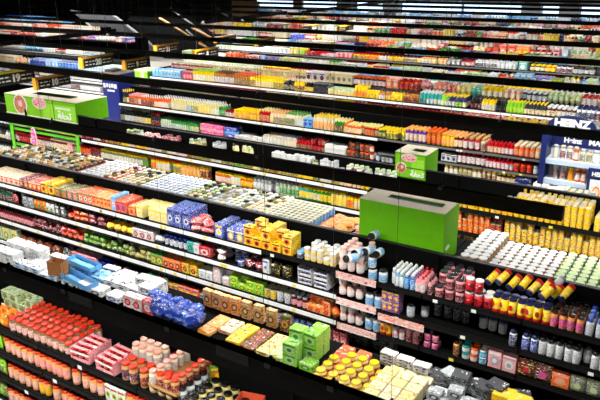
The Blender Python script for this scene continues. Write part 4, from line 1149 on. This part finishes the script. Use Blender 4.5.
S(3, -3.80, 550, '''
565 jar:WPW .1x.1x.2 r1 | mayonnaise_jar | white and pink jar
573 jar:YOY .1x.1x.2 r1 | mayonnaise_jar | yellow and orange jar
585 jar:OWP .1x.1x.2 r1 | mayonnaise_jar | orange and white jar
640 jar:WSN .1x.1x.2 r1 | mayonnaise_jar | white and silver jar
''', "on the mayonnaise stand's lower shelf", y0=12.28, depth=.3)
S(3, -3.169, 138, '''
160 jar:raK .1x.1x.12 r3 | pickle_jar
200 jar:lCR .1x.1x.14 r3 | pickle_jar
260 jar:CPR .1x.1x.14 r3 | pickle_jar
330 jar:YrC .1x.1x.14 r3 | pickle_jar
350 jar:LYY .1x.1x.13 r3 | pickle_jar
460 jar:CnR .1x.1x.12 r3 | pickle_jar
500 bag:RKC .2x.15x.14 r3 | pasta_bag
545 bag:OYR .2x.15x.14 r3 | pasta_bag
''', "behind the fourth rack's top shelf", y0=13.08, depth=.6, lod=2)

# ---- fifth rack
E1 = "on the fifth rack's top shelf"
S(4, -3.45, -12, '''
14 box:CyP .2x.2x.2 r3 | tissue_box | cream and pale yellow box
30 bag:oWC .2x.15x.16 r4 | tissue_box | light orange bag
58 box:bBW .16x.2x.2 r4 | tissue_box | light blue and blue box
84 box:BbW .16x.2x.2 r4 | tissue_box | blue and white box
118 box:WbT .14x.2x.2 r3 | tissue_box | white and teal box
''', E1, lod=2)
S(4, -3.80, -12, '''
45 spray:sKW .1x.1x.25 r2 | cleaning_bottle | grey bottle
112 box:WSD .12x.1x.2 r2 | soap_carton | white and silver carton
''', "on the fifth rack's second shelf", lod=2)
S(4, -4.15, -12, '''
30 bag:WPs .15x.1x.22 r2 | rice_bag | white and pink bag
112 spray:sWS .1x.1x.22 r2 | cleaning_bottle | silver bottle
''', "on the fifth rack's third shelf", lod=2)
S(4, -3.40, 152, '''
162 box:VbW .12x.1x.2 r3 | cracker_box | violet and blue box
180 box:bRW .12x.1x.22 r3 | cracker_box | light blue and red box
192 box:RPN .12x.1x.2 r3 | cracker_box | red and pink box
213 sauce:YYL .09x.09x.28 r5 | cooking_oil_bottle | bright yellow oil bottle
233 sauce:AYa .09x.09x.28 r5 | cooking_oil_bottle | amber oil bottle
254 sauce:YAO .09x.09x.28 r5 | cooking_oil_bottle | yellow and amber oil bottle
283 sauce:YOY .09x.09x.26 r4 | cooking_oil_bottle | yellow oil bottle
314 bottle:KYC .085x.085x.26 r4 | soy_sauce_bottle | dark bottle with yellow label
327 box:KDK .5x.3x.22 r1 | black_crate | plain black box
353 tub:WYl .1x.1x.17 r4 | margarine_tub | white and yellow tub
366 sauce:YOY .09x.09x.26 r4 | cooking_oil_bottle | bright yellow and orange oil bottle
418 bottle:AYK .085x.085x.22 r5 | soy_sauce_bottle | black-capped amber bottle
440 bottle:TgW .085x.085x.26 r5 | mineral_water_bottle | teal bottle
465 bottle:NLY .085x.085x.24 r5 | mineral_water_bottle | navy and lime bottle
470 gap
505 bottle:KYK .08x.08x.26 r4 | soy_sauce_bottle | black bottle with yellow band
545 bottle:DLY .08x.08x.24 r4 | soy_sauce_bottle | charcoal bottle with lime band
575 jar:raW .1x.1x.2 r4 | bean_jar | maroon and brown jar
640 jar:WaN .1x.1x.24 r4 | bean_jar | white and brown jar
''', E1, depth=.48)
S(4, -3.80, 152, '''
172 box:NVW .12x.1x.2 r2 | cracker_box | navy box
192 box:bRV .12x.1x.2 r2 | cracker_box | light blue and red box
219 sauce:YYO .09x.09x.28 r2 | cooking_oil_bottle | bright yellow oil bottle
257 jar:aYS .09x.09x.16 r2 | bean_jar | brown and yellow jar
276 box:CRO .12x.1x.16 r2 | cracker_box | cream and red box
282 box:OPR .2x.1x.16 r2 | cracker_box | orange and pink box
300 bottle:KDS .085x.085x.22 r2 | soy_sauce_bottle | black bottle
322 bottle:gLl .085x.085x.26 r2 | mineral_water_bottle | green bottle
352 sauce:YOA .09x.09x.26 r2 | cooking_oil_bottle | yellow and orange oil bottle
366 sauce:BbW .1x.1x.26 r2 | mineral_water_bottle | blue and white bottle
394 jar:KVW .09x.09x.16 r2 | bean_jar | black and violet jar
420 box:SPW .1x.08x.22 r2 | cracker_box | silver and pink box
438 box:YnC .1x.08x.2 r2 | cracker_box | yellow and olive box
512 bottle:YKC .08x.08x.26 r2 | soy_sauce_bottle | yellow-labelled bottle with dark cap
560 jar:lKW .1x.1x.16 r2 | bean_jar | pale green jar
640 jar:RKW .1x.1x.2 r2 | bean_jar | red jar
''', "on the fifth rack's second shelf", maxh=.36)
S(4, -3.179, 170, '''
250 jar:RyC .12x.12x.14 r3 | pickle_jar | red and pale yellow jar
305 jar:CPy .12x.12x.16 r3 | pickle_jar | cream and pink jar
325 box:WNB .2x.14x.2 r3 | cracker_box | white and navy box
352 box:CWy .16x.14x.22 r3 | cracker_box | cream box
385 jar:rCO .12x.12x.2 r3 | pickle_jar | maroon and cream jar
398 box:OYW .16x.14x.2 r3 | cracker_box | orange box
418 jar:OoR .12x.12x.2 r3 | pickle_jar | orange jar
432 bag:RrW .3x.2x.24 r1 | crisp_bag | shiny red bag
455 bag:ORC .12x.12x.19 r4 | crisp_bag | orange and red bag
470 bag:Yyb .12x.12x.19 r4 | crisp_bag | yellow bag
480 bag:bTY .12x.12x.19 r4 | crisp_bag | light blue bag
503 jar:YLY .12x.12x.19 r4 | crisp_bag | yellow and lime bag
520 jar:PaC .11x.11x.18 r4 | crisp_bag | pink and brown bag
546 jar:NbW .11x.11x.18 r4 | crisp_bag | navy and light blue bag
580 bag:lYG .11x.11x.18 r4 | crisp_bag | pale green bag
640 jar:CWR .11x.11x.18 r4 | crisp_bag | cream and red bag
''', "behind the fifth rack's top shelf", y0=16.15, depth=.6, lod=2)

# ---- sixth to rearmost racks
def auto(k, z, px0, px1, pal, where, seed, step=16, tall=.22, y0=None, rows=3):
    rnd = random.Random(seed); lines = []; p = px0; i = 0
    kinds = ['box', 'box', 'bag', 'jar', 'sauce', 'carton', 'tub', 'pouch', 'block']
    nm = dict(box='packed_box', bag='snack_bag', jar='preserve_jar', sauce='squeeze_bottle', carton='milk_carton', tub='plastic_tub', pouch='refill_pouch', block='wrapped_case')
    while p < px1:
        p = min(px1, p+rnd.uniform(.3, 1.2)*step); c = pal[i % len(pal)] if rnd.random() < .8 else rnd.choice(pal); i += 1
        kd = rnd.choice(kinds); cc = c if len(c) == 3 else c+rnd.choice('WCYROGBPs')*2
        sc = 1+.10*(k-5)
        w = {'box': .15, 'bag': .17, 'jar': .11, 'sauce': .09, 'carton': .1, 'tub': .13, 'pouch': .15, 'block': .26}[kd]*sc
        h = min(tall*1.3, tall*rnd.uniform(.75, 1.15)); lines.append('%.1f %s:%s %.3fx%.3fx%.3f r%d | %s |' % (p, kd, cc, w, min(w, .22), h, rows, nm[kd]))
    S(k, z, px0, '\n'.join(lines), where, y0=y0, depth=.5 if rows > 1 else .3)
PF = ['RWY', 'CRW', 'YRC', 'WBR', 'OYR', 'WbN', 'PWR', 'WCs', 'GYW', 'RrW', 'CoR', 'WsK', 'bWN', 'LYG']
PW = ['CRo', 'WsC', 'RWC', 'COr', 'YCG', 'WNb', 'roC', 'GCW', 'PRW']
def far(k, a, b, p1, p2, step):
    w = RACK[k]
    auto(k, LEV[k][0], a, b, p1, "on the %s's top shelf" % w, k*10+1, step, y0=None)
    auto(k, LEV[k][1], a, b, p2, "on the %s's second shelf" % w, k*10+2, step, rows=1)
    auto(k, LEV[k][0]+.191, a, b, p2, "behind the %s's top shelf" % w, k*10+3, step, tall=.26, y0=3.42+3.05*k+.52, rows=2)
S(5, -3.5, 182, '''
262 jar:WCl .11x.11x.16 r4 | glass_jar | white and cream jar
290 jar:RCY .11x.11x.17 r4 | glass_jar | red and cream jar
343 jar:yGR .11x.11x.2 r4 | glass_jar | pale yellow and green jar
380 jar:WTb .11x.11x.2 r4 | glass_jar | white and teal jar
425 jar:PWC .11x.11x.2 r4 | glass_jar | pink and white jar
470 jar:WCT .11x.11x.2 r4 | glass_jar | white and cream teal-lidded jar
505 jar:aPC .11x.11x.2 r4 | glass_jar | brown and pink jar
550 jar:YLY .13x.13x.22 r4 | glass_jar | bright yellow jar
640 jar:WDK .13x.13x.2 r4 | glass_jar | white and charcoal black-lidded jar
''', "on the sixth rack's top shelf", lod=2)
auto(5, -3.9, 182, 640, PF, "on the sixth rack's second shelf", 51, 16, rows=1)
auto(5, -3.309, 182, 640, ['lWG', 'WbB', 'OYR', 'RWC', 'bWW', 'VbW', 'GlY', 'CWl', 'WsW', 'lCG'], "behind the sixth rack's top shelf", 52, 18, .24, y0=3.42+3.05*5+.52, rows=2)
auto(5, -3.5, -12, 98, ['WsP', 'sWC', 'WbC', 'PWs', 'CWR'], "left of the cross aisle on the sixth rack", 53, 18, .2)
S(6, -3.32, 215, '''
262 tub:Wsl .14x.14x.16 r2 | plastic_tub | white tub
288 box:WSG .16x.14x.2 r2 | packed_box | white and silver box
305 jar:YLW .16x.14x.3 r3 | preserve_jar | yellow jar
335 jar:RWR .13x.13x.16 r2 | preserve_jar | red and white jar
352 box:RPW .15x.14x.18 r2 | packed_box | red box
378 jar:YOR .13x.13x.2 r2 | preserve_jar | yellow and orange jar
420 jar:CYr .13x.13x.2 r2 | preserve_jar | cream and yellow jar
446 jar:Cyo .13x.13x.2 r2 | preserve_jar | cream and pale yellow jar
460 box:KRW .15x.13x.2 r2 | packed_box | black and red box
474 jar:RWr .13x.13x.22 r3 | preserve_jar | bright red jar
515 jar:WDs .12x.12x.22 r3 | preserve_jar | white and charcoal jar
529 box:TbW .25x.2x.25 r2 | packed_box | teal box
555 jar:ODY .16x.16x.2 r2 | preserve_jar | orange and charcoal jar
600 jar:KWD .16x.16x.22 r3 | preserve_jar | black and white jar
640 jar:WsN .13x.13x.2 r3 | preserve_jar | white and grey jar
''', "on the seventh rack's top shelf", lod=2)
S(6, -3.64, 215, '''
300 tub:lWC .14x.14x.16 r2 | plastic_tub
345 jar:lGC .13x.13x.2 r2 | preserve_jar
372 jar:RaR .13x.13x.22 r2 | preserve_jar
390 box:OWR .4x.2x.2 r1 | packed_box
420 jar:nCY .13x.13x.2 r2 | preserve_jar
455 jar:VWK .13x.13x.2 r2 | preserve_jar
480 box:YOK .15x.14x.2 r2 | packed_box
515 bag:lGC .2x.15x.18 r2 | snack_bag
535 jar:ORK .16x.14x.2 r2 | preserve_jar
570 jar:KWR .16x.14x.2 r2 | preserve_jar
580 bottle:YOY .15x.14x.26 r2 | squeeze_bottle
600 bottle:BbW .15x.14x.26 r2 | squeeze_bottle
640 box:VNR .15x.14x.2 r2 | packed_box
''', "on the seventh rack's second shelf", lod=2)
auto(6, -3.129, 215, 640, ['bWN', 'NbV', 'RCW', 'OYC', 'YWR', 'CRG', 'lGY', 'bTW', 'CPO', 'GCL'], "behind the seventh rack's top shelf", 63, 16, .3, y0=3.42+3.05*6+.52, rows=2)
auto(6, -3.32, -12, 130, ['PWs', 'RWC', 'VPb', 'WsC', 'CPW'], "left of the cross aisle on the seventh rack", 64, 18, .2)
S(7, -3.35, 240, '''
290 tub:WsD .16x.16x.16 r3 | plastic_tub | white and grey tub
300 box:BNV .22x.2x.4 r2 | packed_box | tall blue box
330 jar:rKC .14x.14x.2 r3 | preserve_jar | maroon jar
345 bag:RBW .2x.2x.2 r3 | snack_bag | red and blue bag
366 bag:RCY .2x.2x.22 r3 | snack_bag | red and cream bag
392 bag:ORo .2x.2x.34 r3 | snack_bag | bright orange bag
402 bag:SPG .2x.2x.3 r3 | snack_bag | grey and pink bag
410 box:gTG .25x.2x.32 r3 | packed_box | dark green box
436 bag:CYR .2x.2x.3 r3 | snack_bag | cream and yellow bag
446 box:ORW .25x.2x.36 r2 | packed_box | orange box
472 jar:WRK .16x.16x.34 r2 | preserve_jar | white and red jar
484 jar:YyC .16x.16x.3 r2 | preserve_jar | yellow jar
498 box:RGO .2x.2x.3 r2 | packed_box | red and green box
515 box:OoR .22x.2x.42 r2 | packed_box | tall bright orange box
528 box:OYo .22x.2x.4 r2 | packed_box | tall orange and yellow box
550 jar:CGR .16x.16x.3 r2 | preserve_jar | cream and green jar
560 box:RPK .2x.2x.36 r2 | packed_box | red and pink box
568 box:SVb .2x.2x.36 r2 | packed_box | silver and violet box
590 bag:GWP .2x.2x.34 r2 | snack_bag | green and white bag
640 bag:CnG .2x.2x.34 r2 | snack_bag | cream and olive bag
''', "on the eighth rack's top shelf", lod=2)
auto(7, -3.8, 215, 640, PF, "on the eighth rack's second shelf", 72, 14, rows=1)
auto(7, -3.159, 195, 640, ['WCs', 'RWC', 'CYW', 'WsP'], "behind the eighth rack's top shelf", 73, 14, .3, y0=3.42+3.05*7+.52, rows=2)
auto(7, -3.35, -12, 95, ['OWR', 'PWC', 'WsC', 'RPW', 'OYC'], "left of the cross aisle on the eighth rack", 74, 16, .26)
far(8, 200, 640, ['PRW', 'GWl', 'RCW', 'YWC', 'bNW', 'WVb', 'RPr', 'PRW'], PW, 15)
auto(8, -3.3, -12, 70, ['BbW', 'WbB', 'bWV', 'VWb'], "left of the cross aisle on the ninth rack", 84, 16, .3)
far(9, 255, 640, ['WGl', 'YCW', 'WNb', 'CRo', 'OCR', 'BbW', 'CWR'], PW, 13)
far(10, 255, 640, ['bWs', 'CWY', 'WSb', 'NbW', 'CYs', 'PCW'], PW, 13)
far(11, 255, 640, ['bsW', 'WbS', 'NbB', 'bWC', 'WWs'], ['Wsb', 'bNW'], 13)

# printed strips clipped to the shelf edges of the pale pink display
def strip(pa, pb, z, col, dsc):
    xa, xb = xat(pa, 6.44, z), xat(pb, 6.44, z)
    r = link('promotion_strip', None, None, (xa, 6.44, z+H)); tag(r, dsc, 'shelf strip')
    mb = MB(); mb.box(0, xb-xa, -.004, .004, -.075, .012, prt(*col, 20)); link('printed_card', mb.mesh('strip_card'), r)
    mb = MB(); mb.box(0, xb-xa, -.006, -.004, -.078, -.066, plast('W', .5)); link('white_edge', mb.mesh('strip_edge'), r)
strip(336, 376, -3.575, ('p', 'P', 'R'), 'pale pink printed strip on the shelf edge under the upper pink-lidded jars')
strip(336, 376, -3.93, ('p', 'P', 'W'), 'pale pink printed strip one shelf lower, left of the orange strip')
strip(337, 376, -4.28, ('p', 'h', 'R'), 'lowest of the three pale pink printed shelf strips')
strip(378, 424, -3.985, ('h', 'O', 'W'), 'orange printed strip on the shelf edge under the silver gel jars')
EXPO = 0.25

build_units()
# ================================================================ light and exposure
w = bpy.data.worlds.new('hall'); scene.world = w; w.use_nodes = True
w.node_tree.nodes['Background'].inputs[0].default_value = (.9, .95, 1, 1); w.node_tree.nodes['Background'].inputs[1].default_value = .02
vs = scene.view_settings
vs.view_transform = 'Standard'; vs.look = 'None'; vs.gamma = 1; vs.use_curve_mapping = False; vs.exposure = EXPO
